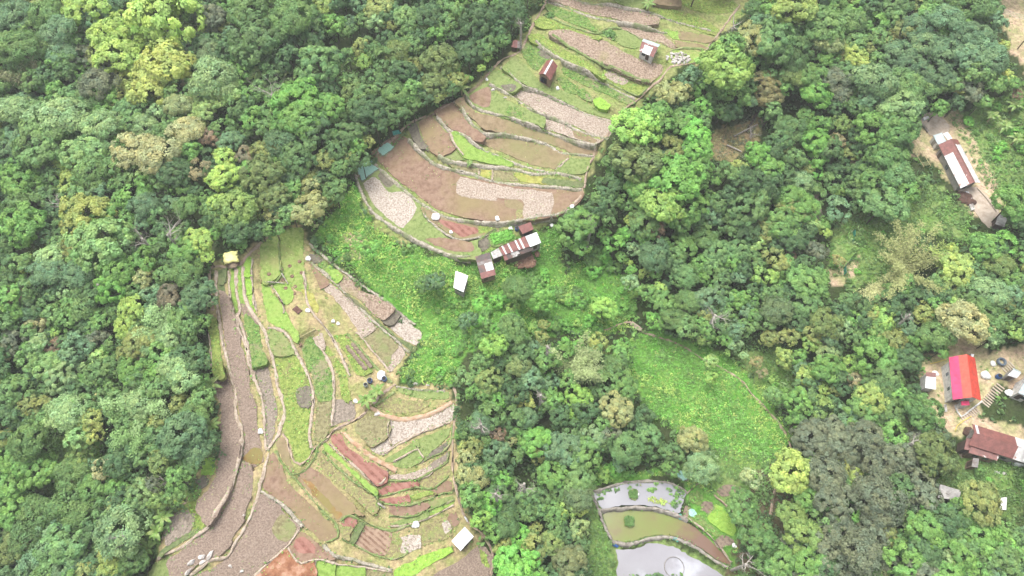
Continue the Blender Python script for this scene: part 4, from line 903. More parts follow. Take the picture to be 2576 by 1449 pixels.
# smaller and farther crowns, too many to count: one mass of canopy, with their stems
PV = [crown_mesh('x', 90+i, 5, 60, 30, .085, .19) for i in range(4)]
def mass_object(name, items):
    V, T, C = [], [], []
    for i, t in enumerate(items):
        x, y, g, hc, r = tree_dims(t); v, tt = PV[i % 4]; a = i*2.4; ca, sa = math.cos(a), math.sin(a)
        w = np.stack([(v[:, 0]*ca-v[:, 1]*sa)*r+x, (v[:, 0]*sa+v[:, 1]*ca)*r+y, v[:, 2]*r+g+hc], 1)
        V.append(w); T.append(tt); C.append(np.tile(leafcol(t[3])*(.88+.24*((i*7919) % 13)/13), (len(w), 1)))
    V = np.concatenate(V); o = bpy.data.objects.new(name, mesh_np(name, V, np.arange(len(V)).reshape(-1, 4), LEAFS, [('tint', np.concatenate(T)), ('col', np.concatenate(C))]))
    link(o, None, 'stuff', 'mass of smaller tree crowns filling the gaps in the forest', 'forest'); return o
fm = mass_object('forest_canopy', mass)
b = MB()
for i, t in enumerate(mass):
    x, y, g, hc, r = tree_dims(t); b.tube([(x, y, g-.3), (x+.1*r, y, g+hc*.6), (x, y+.1*r, g+hc)], [.05*r, .035*r, .015*r], 5)
b.build('trunks', BARK, fm, kind='stuff')

# undergrowth: leafy tufts over the open green ground and the forest floor
def tufts(name, pts, size, cols, nq, label, cat, leaf=.5, up=.5):
    n = len(pts); q = np.random.default_rng(len(name)*7+n); P = np.repeat(np.asarray(pts), nq, 0); sz = np.repeat(np.asarray(size), nq)[:, None]
    u = q.normal(size=(n*nq, 3)); u /= np.linalg.norm(u, axis=1)[:, None]; u[:, 2] = np.abs(u[:, 2])*.9+.1
    pos = P+u*sz*q.uniform(.3, 1, (n*nq, 1)); nrm = u+q.normal(size=u.shape)*.4+np.array([0, 0, up]); nrm /= np.linalg.norm(nrm, axis=1)[:, None]
    t = np.cross(nrm, q.normal(size=u.shape)); t /= np.linalg.norm(t, axis=1)[:, None]; bt = np.cross(nrm, t); s = sz*leaf*q.uniform(.5, 1.2, (n*nq, 1))
    V = np.stack([pos-t*s, pos-bt*s*.6, pos+t*s, pos+bt*s*.6], 1).reshape(-1, 3)
    T = np.repeat(np.repeat(q.uniform(.85, 1.16, (n, 1)), nq, 0)*q.uniform(.85, 1.15, (n*nq, 1)), 4, 0)*np.ones((1, 3)); C = np.repeat(np.repeat(np.asarray(cols), nq, 0), 4, 0)
    o = bpy.data.objects.new(name, mesh_np(name, V, np.arange(len(V)).reshape(-1, 4), LEAFS, [('tint', T), ('col', C)]))
    return link(o, None, 'stuff', label, cat)
def scatter(poly, spacing, q):
    P = np.array(poly); lo, hi = P.min(0), P.max(0); k = int((hi-lo).prod()/spacing**2)
    a = q.uniform(lo, hi, (k, 2)); return a[inside(a[:, 0], a[:, 1], P)]
q = np.random.default_rng(11); pts, siz, col = [], [], []
COVER_END = len(COVERS)
UG = {'bright': ('MGBGLBL', 4.3, .42), 'green': ('GMMGP', 7.0, .55), 'scrub': ('DDMW', 9, .5), 'dirt': ('MGK', 26, .35), 'dry': ('KWKG', 8, .5), 'bund': ('GMO', 26, .25), 'bundl': ('GBO', 24, .22)}
for cl, poly in COVERS:
    codes, sp, sz = UG[cl]
    for u, v in scatter(poly, sp, q):
        u, v = u+q.normal(0, 6), v+q.normal(0, 6); x, y, z = on_ground(u, v); i, j = int((x-X0)/ST), int((y-Y0)/ST)
        if not (1 < i < NX-2 and 1 < j < NY-2) or PLOTTED[j-1:j+2, i-1:i+2].any() or TROD[j, i]: continue
        big = vnoise(np.array(u), np.array(v), 45, 5)
        pts.append((x, y, float(samp(GZ, x, y)))); s = sz*q.uniform(.5, 1.5)*(.6+.9*float(big)); siz.append(s)
        hue = float(vnoise(np.array(u), np.array(v), 60, 6)); code = codes[min(int((hue*.7+q.random()*.3)*len(codes)), len(codes)-1)]
        if q.random() < .04 and cl == 'bright': code = 'Y'
        col.append(leafcol(code)*q.uniform(.72, 1.22))
tufts('undergrowth', pts, siz, col, 9, 'low leafy undergrowth covering the open slopes and banks', 'undergrowth', .36)
# bushes of the gully and slope
bush = []
for cl, poly in COVERS[2:5]+COVERS[6:11]:
    for u, v in scatter(poly, 21 if cl == 'bright' else 38, q):
        if bund_dist(u, v) < 14 or house_dist(u, v) < 22 or vnoise(np.array(u), np.array(v), 70, 12) < (.6 if u < 1200 else .38 if 1620 < u < 1950 else .22): continue
        x, y, z = on_ground(u, v); i, j = int((x-X0)/ST), int((y-Y0)/ST)
        if not (2 < i < NX-3 and 2 < j < NY-3) or PLOTTED[j-2:j+3, i-2:i+3].any() or TROD[j-1:j+2, i-1:i+2].any(): continue
        bush.append([u, v, q.uniform(6, 22 if 1200 < u < 1640 else 13), q.choice(['G', 'B', 'BG', 'M', 'GM', 'LG', 'B']), 0])
_td = tree_dims
def tree_dims(t):
    x, y, z = on_ground(t[0], t[1]); r = t[2]*(Vector((x, y, z))-Vector((0, 0, CAM_H))).length/FPX*1.1; return x, y, float(samp(GZ, x, y)), r*.5, r
bm_ = mass_object('shrubbery', bush); bm_['label'] = 'mass of leafy bushes scattered over the green gully and slopes'; bm_['category'] = 'bushes'
tree_dims = _td
pts, siz, col = [], [], []
for u, v in zip(q.uniform(-60, 2640, 15000), q.uniform(-60, 1520, 15000)):
    if in_open(u, v): continue
    x, y, z = on_ground(u, v); pts.append((x, y, float(samp(GZ, x, y)))); siz.append(q.uniform(.6, 1.6)); col.append(leafcol(q.choice(['D', 'M', 'MD', 'G', 'D']))*q.uniform(.7, 1.1))
tufts('forest_undergrowth', pts, siz, col, 8, 'dim shrubs and ferns on the forest floor between the trunks', 'undergrowth', .4)
# crops on the leafy plots: one patch of plants per plot
CROP = {'leafy': ('GGBM', .5, .2), 'leafyY': ('LLBO', .5, .17), 'oliveY': ('OLY', 1.0, .12), 'meadow': ('LBL', .9, .1), 'lime': ('BL', .55, .12), 'rice': ('LB', .8, .08), 'garden': ('MG', .9, .2)}
for cls, poly, pl, lift, zf, over in plots:
    if cls not in CROP: continue
    codes, sp, sz = CROP[cls]; a = scatter(poly, sp, q)
    if cls in ('leafy', 'leafyY'): a = a[(vnoise(a[:, 0], a[:, 1], 2.2, 8)+q.uniform(-.25, .25, len(a))) > .3]
    if len(a) < 4: continue
    tufts('crop_plants', [(x, y, zf(x, y)) for x, y in a], sz*q.uniform(.5, 1.5, len(a)), [leafcol(q.choice(list(codes)))*q.uniform(.85, 1.2) for _ in a], 6,
          'low green crop plants growing on a terrace plot', 'crop', .6, .8)

# weeds along the edges of plots, bunds and walls, and thin weeds on the bare plots
pts, siz, col = [], [], []
def weed(x, y, z, s, code): pts.append((x, y, z)); siz.append(s); col.append(leafcol(code)*q.uniform(.8, 1.15))
for cls, poly, pl, lift, zf, over in plots:
    if over or cls in WM or cls == 'yard': continue
    nx = np.roll(poly, -1, 0)-poly; L = np.hypot(*nx.T)+1e-6
    for (x, y), d, l in zip(poly, nx, L):
        for k in range(max(1, int(l/.45))):
            xx, yy = x+d[0]*q.random()+q.normal(0, .28), y+d[1]*q.random()+q.normal(0, .28)
            if vnoise(np.array(xx), np.array(yy), 4, 21)+q.uniform(-.15, .15) < .47: continue
            weed(xx, yy, float(samp(SURF, np.array(xx), np.array(yy))), q.uniform(.1, .3), q.choice(['G', 'B', 'O', 'M', 'K', 'LG']))
    if cls in ('redtan', 'tan', 'clod', 'clodb', 'soil', 'soilg', 'olive', 'rust', 'grass', 'grassd', 'red', 'dark'):
        for x, y in scatter(poly, .95, q):
            n1 = vnoise(np.array(x), np.array(y), 5, 22)*.65+vnoise(np.array(x), np.array(y), 1.7, 23)*.35
            if n1 > .62: weed(x, y, zf(x, y)+.02, q.uniform(.06, .2), q.choice(['G', 'O', 'L', 'M', 'K']))
for p, nrm, wd, nm in EDGES:
    if nm == 'footpath': continue
    for a, b2 in zip(p, nrm):
        for s_ in (-1, 1):
            if vnoise(np.array(a[0]), np.array(a[1]), 5, 24+s_)+q.uniform(-.2, .2) < (.42 if nm == 'wall' else .5): continue
            x, y = a+b2*s_*wd*q.uniform(.7, 1.4)+q.normal(0, .15, 2); weed(x, y, float(samp(SURF, np.array(x), np.array(y)))+(.15 if nm == 'wall' else .1), q.uniform(.12, .34), q.choice(['G', 'B', 'M', 'O', 'D']))
tufts('weeds', pts, siz, col, 7, 'weeds growing along the terrace edges, bunds and walls', 'weeds', .5, .6)

# ------------------------------------------------------------ buildings: a>b runs across the roof, a>d along it
def ground_under(u, v, h):
    z = 0.0
    for _ in range(10): p = at_z(u, v, z); z = .4*z+.6*(float(base_h(p[0], p[1]))+h)
    return at_z(u, v, z)
def block(root, org, tile, cor, h, rise, kind, sheets, wallm, zb, doors=(), inset=.07):
    P = [Vector(at_z(*uv(tile, *c), zb+h)) for c in cor]; a, b2, c, d = P
    def pt(s, t):
        p = (a*(1-s)+b2*s)*(1-t)+(d*(1-s)+c*s)*t
        return Vector((p.x, p.y, zb+h+(rise*(1-abs(2*s-1)) if kind == 'gable' else rise*s)))
    L = (d-a).length; Wd = (b2-a).length
    for s0, s1, t0, t1, m in sheets:
        bm = MB(); bm.prism([pt(s0, t0)-Vector((0,0,.07)), pt(s1, t0)-Vector((0,0,.07)), pt(s1, t1)-Vector((0,0,.07)), pt(s0, t1)-Vector((0,0,.07))], [pt(s0, t0), pt(s1, t0), pt(s1, t1), pt(s0, t1)])
        o = bm.build('roof', MT[m], root, org); uvl = o.data.uv_layers[0]; lp = {0: (t0, s0), 1: (t0, s1), 2: (t1, s1), 3: (t1, s0)}
        for l in o.data.loops: t, s = lp[l.vertex_index % 4]; uvl.data[l.index].uv = (t*L, s*Wd)
    if wallm:
        i = inset; S4 = [(i, i), (1-i, i), (1-i, 1-i), (i, 1-i)]; bm = MB()
        ring = [(i, i), (.5, i), (1-i, i), (1-i, 1-i), (.5, 1-i), (i, 1-i)] if kind == 'gable' else S4
        top = [pt(*q) - Vector((0, 0, .1)) for q in ring]; bot = [Vector((p.x, p.y, zb-.9)) for p in top]; bm.prism(bot, top); bm.build('wall', MT[wallm], root, org)
        for side, f, wd, z0, z1, nm, m in doors:                       # openings set 4 cm proud of the wall
            e = {'a': ((i, i), (1-i, i)), 'd': ((i, 1-i), (1-i, 1-i)), 'l': ((i, i), (i, 1-i)), 'r': ((1-i, i), (1-i, 1-i))}[side]
            p0, p1 = pt(*e[0]), pt(*e[1]); ctr = p0.lerp(p1, f); dr = (p1-p0); ang = math.atan2(dr.y, dr.x); bx = MB(); bx.box((ctr.x, ctr.y, zb+(z0+z1)/2), (wd, .1, z1-z0), ang)
            bx.build(nm, MT[m], root, org)
    return pt
def building(name, label, cat, tile, blocks, group=None):
    cs = [q for bl in blocks for q in bl[0]]; mu, mv = np.mean([uv(tile, *q) for q in cs], 0); org = on_ground(mu, mv); zb = zs(org[0], org[1]); org = (org[0], org[1], zb)
    root = empty(name, org, label, cat, group)
    for cor, h, rise, kind, sheets, wallm, doors in blocks: block(root, org, tile, cor, h, rise, kind, sheets, wallm, zb, doors)
    return root, org
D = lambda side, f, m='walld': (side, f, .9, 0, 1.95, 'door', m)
Wn = lambda side, f, w=1.0: (side, f, w, .9, 1.8, 'window', 'glass')
full = lambda m: [(0, 1, 0, 1, m)]
two = lambda m, n=None: [(0, .5, 0, 1, m), (.5, 1, 0, 1, n or m)]
building('farmhouse', 'long farmhouse with white and rust-streaked gable roof in the bare yard', 'house', 'H', [
  ([(435,490),(605,445),(805,825),(630,872)], 2.8, 1.3, 'gable', [(0,.5,0,.27,'redr'),(0,.34,.27,1,'whiter'),(.34,.5,.27,.9,'rustw'),(.34,.5,.9,1,'redr'),(.5,1,0,.12,'redr'),(.5,.62,.12,1,'rustw'),(.62,1,.12,1,'whiter')], 'wallg', [D('l',.1), Wn('l',.45), D('d',.5,'black')]),
  ([(388,408),(460,390),(500,467),(432,488)], 2.4, .3, 'shed', full('ice'), 'wallw', [D('l',.5,'wallg')]),
  ([(476,392),(510,384),(550,442),(520,450)], 2.2, .3, 'shed', full('white'), None, [])])
building('red_roofed_house', 'white walled house with long red and pink gable roof among dirt paths', 'house', 'G', [
  ([(403,268),(578,272),(620,558),(430,552)], 3.2, 1.9, 'gable', [(0,.26,0,1,'pink'),(.26,.5,0,1,'coral'),(.5,1,0,1,'coral2')], 'wallw', [D('d',.3), Wn('d',.7), Wn('l',.3,.7), Wn('l',.7,.7)]),
  ([(484,562),(536,560),(541,590),(487,590)], 2.4, .1, 'shed', full('pink'), 'wallw', [])])
building('rusty_shed', 'long rusty roofed shed with lean-tos running out of the right edge', 'shed', 'G', [
  ([(535,855),(560,715),(1010,852),(985,1000)], 3.0, 1.3, 'gable', [(0,.5,0,.05,'redr'),(0,.5,.05,.1,'rustw'),(0,.5,.1,.66,'redr'),(0,.5,.66,.8,'whiter'),(0,.5,.8,1,'white'),(.5,1,0,.04,'redr'),(.5,1,.04,.08,'whiter'),(.5,1,.08,.15,'rustw'),(.5,1,.15,.64,'redr'),(.5,1,.64,1,'whiter')], 'wallg', [D('l',.2), Wn('l',.4), Wn('l',.6), D('a',.4,'black')]),
  ([(505,885),(515,812),(548,818),(540,893)], 2.2, .4, 'shed', full('rustw'), 'walld', []),
  ([(535,908),(546,858),(738,914),(728,962)], 2.3, .4, 'shed', full('rustw'), 'wall', [Wn('l',.3), Wn('l',.7)])])
building('sheet_shack', 'leaning shack roofed with one dirty white rusting sheet below the long shed', 'shack', 'G', [([(330,1210),(335,1122),(478,1165),(470,1230)], 2.0, .4, 'shed', full('greyw'), 'wall', [D('l',.5)])])
building('sheet_shack', 'low white sheeted shack half hidden under an olive tree at lower right', 'shack', 'G', [([(742,1288),(735,1213),(786,1210),(788,1292)], 2.0, .3, 'shed', full('white'), 'wall', [D('a',.5)])])
building('outhouse', 'little white outhouse with a reddish top sheet left of the red roofed house', 'shack', 'G', [([(243,473),(246,370),(311,375),(316,483)], 2.2, .3, 'shed', [(.72,1,0,1,'rustw'),(0,.72,0,1,'white')], 'wallw', [D('d',.5), Wn('d',.2)])])
building('gabled_shed', 'small white gabled shed above the steps at the right edge', 'shed', 'G', [([(795,388),(835,338),(884,362),(858,408)], 2.2, .9, 'gable', two('white','ice'), 'wallg', [D('l',.5)])])
building('gabled_shed', 'bigger pale roofed house cut by the right edge beside the steps', 'house', 'G', [([(868,505),(905,398),(990,425),(955,545)], 2.8, .9, 'gable', two('ice','greyw'), 'wallw', [D('l',.4), Wn('l',.7)])])
building('pump_house', 'tiny white roofed box just above the red roofed house', 'shed', 'G', [([(540,272),(541,245),(569,250),(563,279)], 1.6, .2, 'shed', full('white'), 'wallg', [D('a',.5)])])
building('plank_hut', 'narrow grey plank hut under the lean-to of the rusty shed', 'shed', 'G', [([(555,1002),(560,945),(600,950),(597,1007)], 1.9, .3, 'shed', full('grey'), 'wall', [D('a',.5)])])
building('farm_building', 'L-shaped farm building with white, red striped and dark roofs under the terraces', 'house', 'A', [
  ([(1590,1180),(1550,1120),(1790,1018),(1835,1100)], 2.1, .6, 'shed', [(0,1,0,.1,'redr'),(0,1,.1,.16,'whiter'),(0,1,.16,.32,'rustw'),(0,1,.32,.38,'whiter'),(0,1,.38,.6,'rustw'),(0,1,.6,.66,'white'),(0,1,.66,.76,'redr'),(0,1,.76,.83,'whiter'),(0,1,.83,1,'redr')], 'wall', [D('l',.4), Wn('l',.7)]),
  ([(1840,1104),(1795,1018),(1900,978),(1942,1064)], 2.2, .5, 'shed', full('white'), 'wallg', [D('l',.5)]),
  ([(1500,1215),(1478,1162),(1548,1122),(1588,1182)], 2.0, .4, 'shed', full('greyw'), 'walld', []),
  ([(1606,1232),(1590,1186),(1836,1108),(1876,1128)], 1.5, .4, 'shed', [(0,1,0,.12,'rustw'),(0,1,.12,.28,'dark'),(0,1,.28,.55,'greyw'),(0,1,.55,1,'dark')], 'walld', [D('l',.5)]),
  ([(1392,1398),(1335,1205),(1470,1165),(1527,1360)], 2.0, .6, 'shed', [(.72,1,0,1,'dark'),(0,.25,0,.45,'redr'),(0,.25,.45,1,'rustw'),(.25,.58,0,.45,'dark'),(.25,.58,.45,.95,'white'),(.25,.58,.95,1,'dark'),(.58,.72,0,1,'grey')], 'wall', [D('l',.3), Wn('l',.7)])])
building('red_hut', 'small hut with a red single pitch roof behind the L-shaped farm building', 'hut', 'A', [([(1770,985),(1730,925),(1845,885),(1872,940)], 2.3, .5, 'shed', full('redr'), 'walld', [D('l',.5,'black'), Wn('l',.25,.7)])])
building('metal_shed', 'lone white roofed shed on the green slope left of the L-shaped farm building', 'shed', 'C', [([(2350,590),(2372,445),(2487,490),(2442,632)], 2.4, .5, 'shed', full('white'), 'wallg', [D('a',.5), Wn('l',.5)])])
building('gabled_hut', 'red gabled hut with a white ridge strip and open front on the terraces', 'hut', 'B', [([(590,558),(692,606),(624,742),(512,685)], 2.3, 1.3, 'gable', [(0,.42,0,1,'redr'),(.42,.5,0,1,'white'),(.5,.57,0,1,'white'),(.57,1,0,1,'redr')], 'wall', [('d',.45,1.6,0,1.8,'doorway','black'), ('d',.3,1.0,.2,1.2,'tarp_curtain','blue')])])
building('patched_hut', 'hut with white and rust patched gable roof on the upper terraces', 'hut', 'B', [([(1440,468),(1480,355),(1636,410),(1572,526)], 2.1, 1.0, 'gable', [(0,.42,0,.22,'rustw'),(0,.42,.22,.74,'white'),(0,.42,.74,1,'redr'),(.42,.5,0,1,'rustw'),(.5,.58,0,1,'rustw'),(.58,1,0,1,'ice')], 'wallw', [D('l',.6), Wn('l',.3)])])
building('ruined_hut', 'small tumbledown hut of rusty sheets beside the earth path', 'hut', 'B', [([(262,430),(284,385),(322,380),(318,442)], 1.7, .5, 'shed', full('rustw'), 'walld', [D('a',.5,'black')]), ([(318,440),(322,380),(352,392),(348,438)], 1.5, .2, 'shed', full('grey'), None, [])])
building('flat_roofed_shed', 'square shed with a plain bright white roof at the bottom of the terraces', 'shed', 'E', [([(968,1262),(902,1190),(1000,1085),(1067,1155)], 2.5, .3, 'shed', full('white'), 'wallg', [D('l',.4), Wn('r',.5)])])
building('yard_shack', 'weathered grey-white shack at the lower end of the long farmhouse yard', 'shack', 'H', [([(935,1185),(960,1097),(1042,1120),(1012,1212)], 2.1, .3, 'shed', full('greyw'), 'walld', [D('a',.5)])])

# ------------------------------------------------------------ small things
def P3(tile, x, y, dz=0): 
    p = on_ground(*uv(tile, x, y)); z = zs(p[0], p[1])
    p = at_z(*uv(tile, x, y), z); return (p[0], p[1], zs(p[0], p[1])+dz)
def thing(bm, name, mat, org, label, cat, group=None, smooth=False): return bm.build(name, mat, None, org, smooth, label=label, cat=cat, group=group)
# yellow tarp
g = P3('C', 320, 345); root = empty('tarp_shelter', g, 'yellow tarpaulin draped over a straw heap beside the junction of earth paths', 'shelter', None, .25); root.scale = (.72, .72, .85)
b = MB(); b.blob((.1, -.9, .35), 1.75, 4, .12, .4, 3); b.build('straw_heap', MT['straw'], root)
n = 13; V = []; 
for j in range(n):
    for i in range(n):
        x, y = (i/(n-1)-.5)*4.4, (j/(n-1)-.5)*4.0; V.append((x+.15*math.sin(j*1.3), y+.15*math.sin(i*1.1)+.35, 2.0-.05*x*x-.04*y*y-.15*max(0, abs(x)-1.7)**2*3+.06*math.sin(3*x+y)+.05*math.sin(4*y)-(.35 if abs(y) > 1.7 else 0)))
q4 = [(j*n+i, j*n+i+1, (j+1)*n+i+1, (j+1)*n+i) for j in range(n-1) for i in range(n-1) if not (i > 9 and 5 < j < 7)]
o = bpy.data.objects.new('tarp', mesh_np('tarp', V, q4, MT['yellow'])); link(o, root); sm = o.modifiers.new('thick', 'SOLIDIFY'); sm.thickness = .05
b = MB()
for x, y in ((-2, -1.4), (2, -1.4), (-2, 2), (2, 2)): b.tube([(x, y, -.3), (x*.95, y*.95, 1.4)], .06)
b.build('post', MT['log'], root)
SACKS = '''A 970,830 .9 biggest white sack heap on the narrow red ploughed plot|A 1535,845 .6 white sack near the lower edge of the biggest terrace|A 2225,735 .5 white sack on the rim path at the right end of the biggest terrace
A 1660,935 .5 white sack beside the maize rows, left of the small red hut|A 2040,905 .45 white sack on the path right of the small red hut|A 1112,968 .4 pale sack on the loop wall under the red ploughed plot
E 632,1062 .75 white sack on the bund above the oblong plot, left of the white roofed shed|Q 1448,652 .5 white sack beside the banana plants in the vegetable strips|Q 1685,420 .9 crumpled white plastic heap by the blue barrels
C 1015,325 .6 white sack at the pointed tip of the pinkish ploughed strips|C 1010,800 .5 white sack right of the dark square pit|C 1245,900 .4 left of two small white sacks on the grass strip|C 1288,922 .4 right of two small white sacks on the grass strip
B 690,815 .5 white sack just below the red gabled hut|B 40,733 .45 white sack on the path bend left of the red gabled hut|F 790,628 .35 white bag on the little pond island|F 1762,1145 .45 round white bucket-like sack by the gardens right of the ponds
D 1045,120 .5 white sack between the long grey ploughed strips|L 1905,665 .4 white sack in the garden right of the red gabled hut|G 310,378 .6 white bundle beside the outhouse|G 640,390 1.0 white plastic sheeting heap right of the red roofed house|G 695,310 .6 pale blue-white bag on the dirt above the steps
G 800,510 .8 white sheeting heap below the pale roofed house at the right edge|G 305,800 .5 white sack under the trees below the dirt steps'''
for i, s in enumerate(SACKS.replace('\n', '|').split('|')):
    t, xy, r, lab = s.split(' ', 3); x, y = map(float, xy.split(',')); g = P3(t, x, y); b = MB(); q2 = random.Random(i); r = float(r)*1.05
    b.blob((g[0], g[1], g[2]+.3*r), r, i, .22, .55); b.blob((g[0]+.5*r, g[1]-.3*r, g[2]+.2*r), r*.6, i+50, .2, .6)
    thing(b, 'sack', MT['sack'], g, lab, 'sack', 'white sacks on the fields', True)
ROCKS = '''D 405,1325 1.3 .7 long pale boulder, leftmost in the grey ploughed field|D 500,1275 1.0 .2 pale boulder pair left of the field path bend|D 580,1258 1.3 1.2 tall pale boulder touching the field path bend|D 380,1405 1.2 .9 pale boulder at the bottom edge left of the path|D 515,1320 1.0 .5 low pale boulder below the boulder pair
D 765,1360 .7 -.6 small grey slab lying in the big ploughed field|D 870,1405 .7 .2 small tan boulder near the bottom of the big ploughed field|D 885,890 .6 .3 pale rock beside the path halfway down the ploughed field|B 505,858 .7 .5 slab rock in the pale clods below the red gabled hut|B 210,900 .7 .1 pale rock at the terrace edge left of the leafy patch|B 1150,785 .7 .2 flat grey rock on the wall end below the lime strips
E 350,245 1.0 .4 tan boulder at the left end of the clay bank|E 632,20 .7 0 left grey rock on the green slope above the straight wall|E 725,32 .6 0 right grey rock on the green slope above the straight wall|B 95,828 .9 .3 pale boulder on the terrace wall by the left path'''
for i, s in enumerate(ROCKS.replace('\n', '|').split('|')):
    t, xy, r, a, lab = s.split(' ', 4); x, y = map(float, xy.split(',')); g = P3(t, x, y); r = float(r)*.55; a = float(a); b = MB(); b.blob((0, 0, .25*r), r, i+7, .3, .5)
    ca, sa = math.cos(a), math.sin(a); b.v = [(g[0]+(vx*1.3*ca-vy*.6*sa), g[1]+(vx*1.3*sa+vy*.6*ca), g[2]+vz) for vx, vy, vz in b.v]
    thing(b, 'boulder', ROCKM, g, lab, 'boulder', 'boulders in the fields')
g = P3('B', 1800, 537); b = MB(); q2 = random.Random(5)
for i in range(90):
    r = 2.6*math.sqrt(q2.random()); a = q2.uniform(0, 6.28); b.blob((g[0]+r*math.cos(a)*1.15, g[1]+r*math.sin(a)*.8, g[2]+.45*(1-r/2.8)+.1), q2.uniform(.22, .42), i, .25, .8, 1)
thing(b, 'stone_pile', ROCKM, g, 'round pile of white stones on the grass beside the rim path', 'stone pile')
def barrel(t, x, y, mat, label, r=.42):
    g = P3(t, x, y); root = empty('barrel', g, label, 'barrel', 'plastic barrels'); b = MB(); b.lathe((0, 0, 0), [(r*.9, 0), (r, .1), (r*1.04, .45), (r, .85), (r*.92, .95)]); b.build('drum', MT[mat], root)
    b = MB(); b.lathe((0, 0, .955), [(r*.8, 0), (r*.8, .04)]); b.build('lid', MT['black'], root)
barrel('Q', 1585, 473, 'blue', 'left blue barrel beside the bare patch in the vegetable strips', .55); barrel('Q', 1717, 457, 'blue', 'right blue barrel below the crumpled white plastic heap', .55)
barrel('Q', 1547, 512, 'ice', 'pale blue barrel below the left blue barrel', .45); barrel('A', 1718, 948, 'blue', 'blue barrel standing left of the small red hut', .5); barrel('G', 728, 402, 'blue', 'light blue barrel on the dirt right of the red roofed house', .55)
for i, (x, w) in enumerate(((850, 'leftmost'), (870, 'middle'), (893, 'rightmost'))):
    g = P3('G', x, 978); b = MB(); b.lathe(g, [(.75, 0), (.8, .1), (.8, 1.2), (.7, 1.4), (.3, 1.5)], 18); thing(b, 'water_tank', MT['tank'], g, w+' of three round white water tanks beside the rusty shed', 'water tank', 'white water tanks', True)
g = P3('G', 750, 302); b = MB()
for k in range(3): b.tube([(g[0]+.75*math.cos(a*PI/9), g[1]+.75*math.sin(a*PI/9), g[2]+.2+.2*k) for a in range(19)], .2)
thing(b, 'tyre_stack', MT['tyre'], g, 'blue-grey stack of tyres on the dirt above the steps', 'tyres')
g = P3('L', 697, 1013); root = empty('tarp_box', g, 'small teal tarp over a box beside the path above the first cabbage bed', 'box', None, .3); b = MB(); b.box((0, 0, .35), (1.9, 1.0, .7)); b.build('box', MT['plank'], root)
b = MB(); b.prism([(-1.05,-.6,.45), (1.05,-.6,.45), (1.05,.6,.45), (-1.05,.6,.45)], [(-.95,-.5,.8), (.95,-.5,.75), (.95,.5,.8), (-.95,.5,.75)]); b.build('tarp', MT['teal'], root)
# bleached dead trees
def branch(b, p, d, L, r, q, dep):
    pts = [p]; rr = [r]; cur = Vector(p); dd = Vector(d).normalized()
    for i in range(3):
        dd = (dd+Vector((q.uniform(-.3, .3), q.uniform(-.3, .3), q.uniform(-.15, .25)))).normalized(); cur = cur+dd*L/3; pts.append(tuple(cur)); rr.append(r*(1-.22*(i+1)))
    b.tube(pts, rr, 5)
    if dep > 0:
        for k in range(3 if dep > 1 else 4):
            j = q.choice((1, 2, 3, 3)); a = Vector((q.uniform(-1, 1), q.uniform(-1, 1), q.uniform(-.1, .8))); branch(b, pts[j], dd*.6+a, L*q.uniform(.5, .75), rr[j]*.6, q, dep-1)
DEAD = '''J 1080,360 75 9 left of two bare grey trees in the forest left of the yellow tarp shelter|J 1270,330 95 10 right of two bare grey trees in the forest left of the yellow tarp shelter|I 2040,700 110 8 bare tan tree with long stem beside pale crowns, upper left forest|J 440,70 70 9 white bare branches above the yellow-green tree at the left
N 985,930 85 9 white bare tree in the middle of the right hand forest|N 50,250 60 8 small bare tree with curled branches right of the farm building|E 1440,775 55 11 white forked dead limbs over the dark gap below the ponds forest|E 1230,850 45 11 smaller white dead limb left of the forked dead limbs
P 1720,450 45 7 thin bare grey tree in front of the long rusty shed|P 480,1360 60 8 crooked white bare tree right of the lowest pond|E 1120,330 55 9 silvery bare branches inside a blue-green crown|O 1060,410 35 9 pale bare branches in a dark gap of the central wood
K 1180,700 60 6 fallen bleached tree beside the dark ravine at lower left|L 1630,200 35 6 bare tan tree beside the upper earth path|O 1000,850 55 8 tangle of bare brown branches in the central wood|K 940,1180 50 8 white gnarled branches in the lower left forest
M 380,210 60 8 pale bare branches at the right rim of the upper terraces|M 540,960 70 4 fallen dead tree with broken boughs in the clearing right of the terraces|J 760,720 28 7 small bare white branches in the left forest|N 2430,950 30 8 single leaning bare stem in the right hand forest'''
for i, s in enumerate(DEAD.replace('\n', '|').split('|')):
    t, xy, rp, hh, lab = s.split(' ', 4); x, y = map(float, xy.split(',')); hh = float(hh)+(0 if 'allen' in lab else 3.5); p = ground_under(*uv(t, x, y), hh*.8); g = float(samp(GZ, p[0], p[1])); q2 = random.Random(i+20)
    r = float(rp)*upx(t)*.11; b = MB(); low = 'allen' in lab; h0 = .6 if low else hh-r*.7
    b.tube([(p[0], p[1], g-.3), (p[0]+.1, p[1], g+h0*.6), (p[0], p[1], g+h0)], [.36, .3, .24], 7)
    for k in range(6): a = q2.uniform(0, 6.28); branch(b, (p[0], p[1], g+h0*q2.uniform(.7, 1)), (math.cos(a), math.sin(a), .15 if low else q2.uniform(.2, 1.3)), r*q2.uniform(.5, 1.25), .15, q2, 3)
    thing(b, 'dead_tree', DEADW, (p[0], p[1], g), lab, 'dead tree', 'bare dead trees')
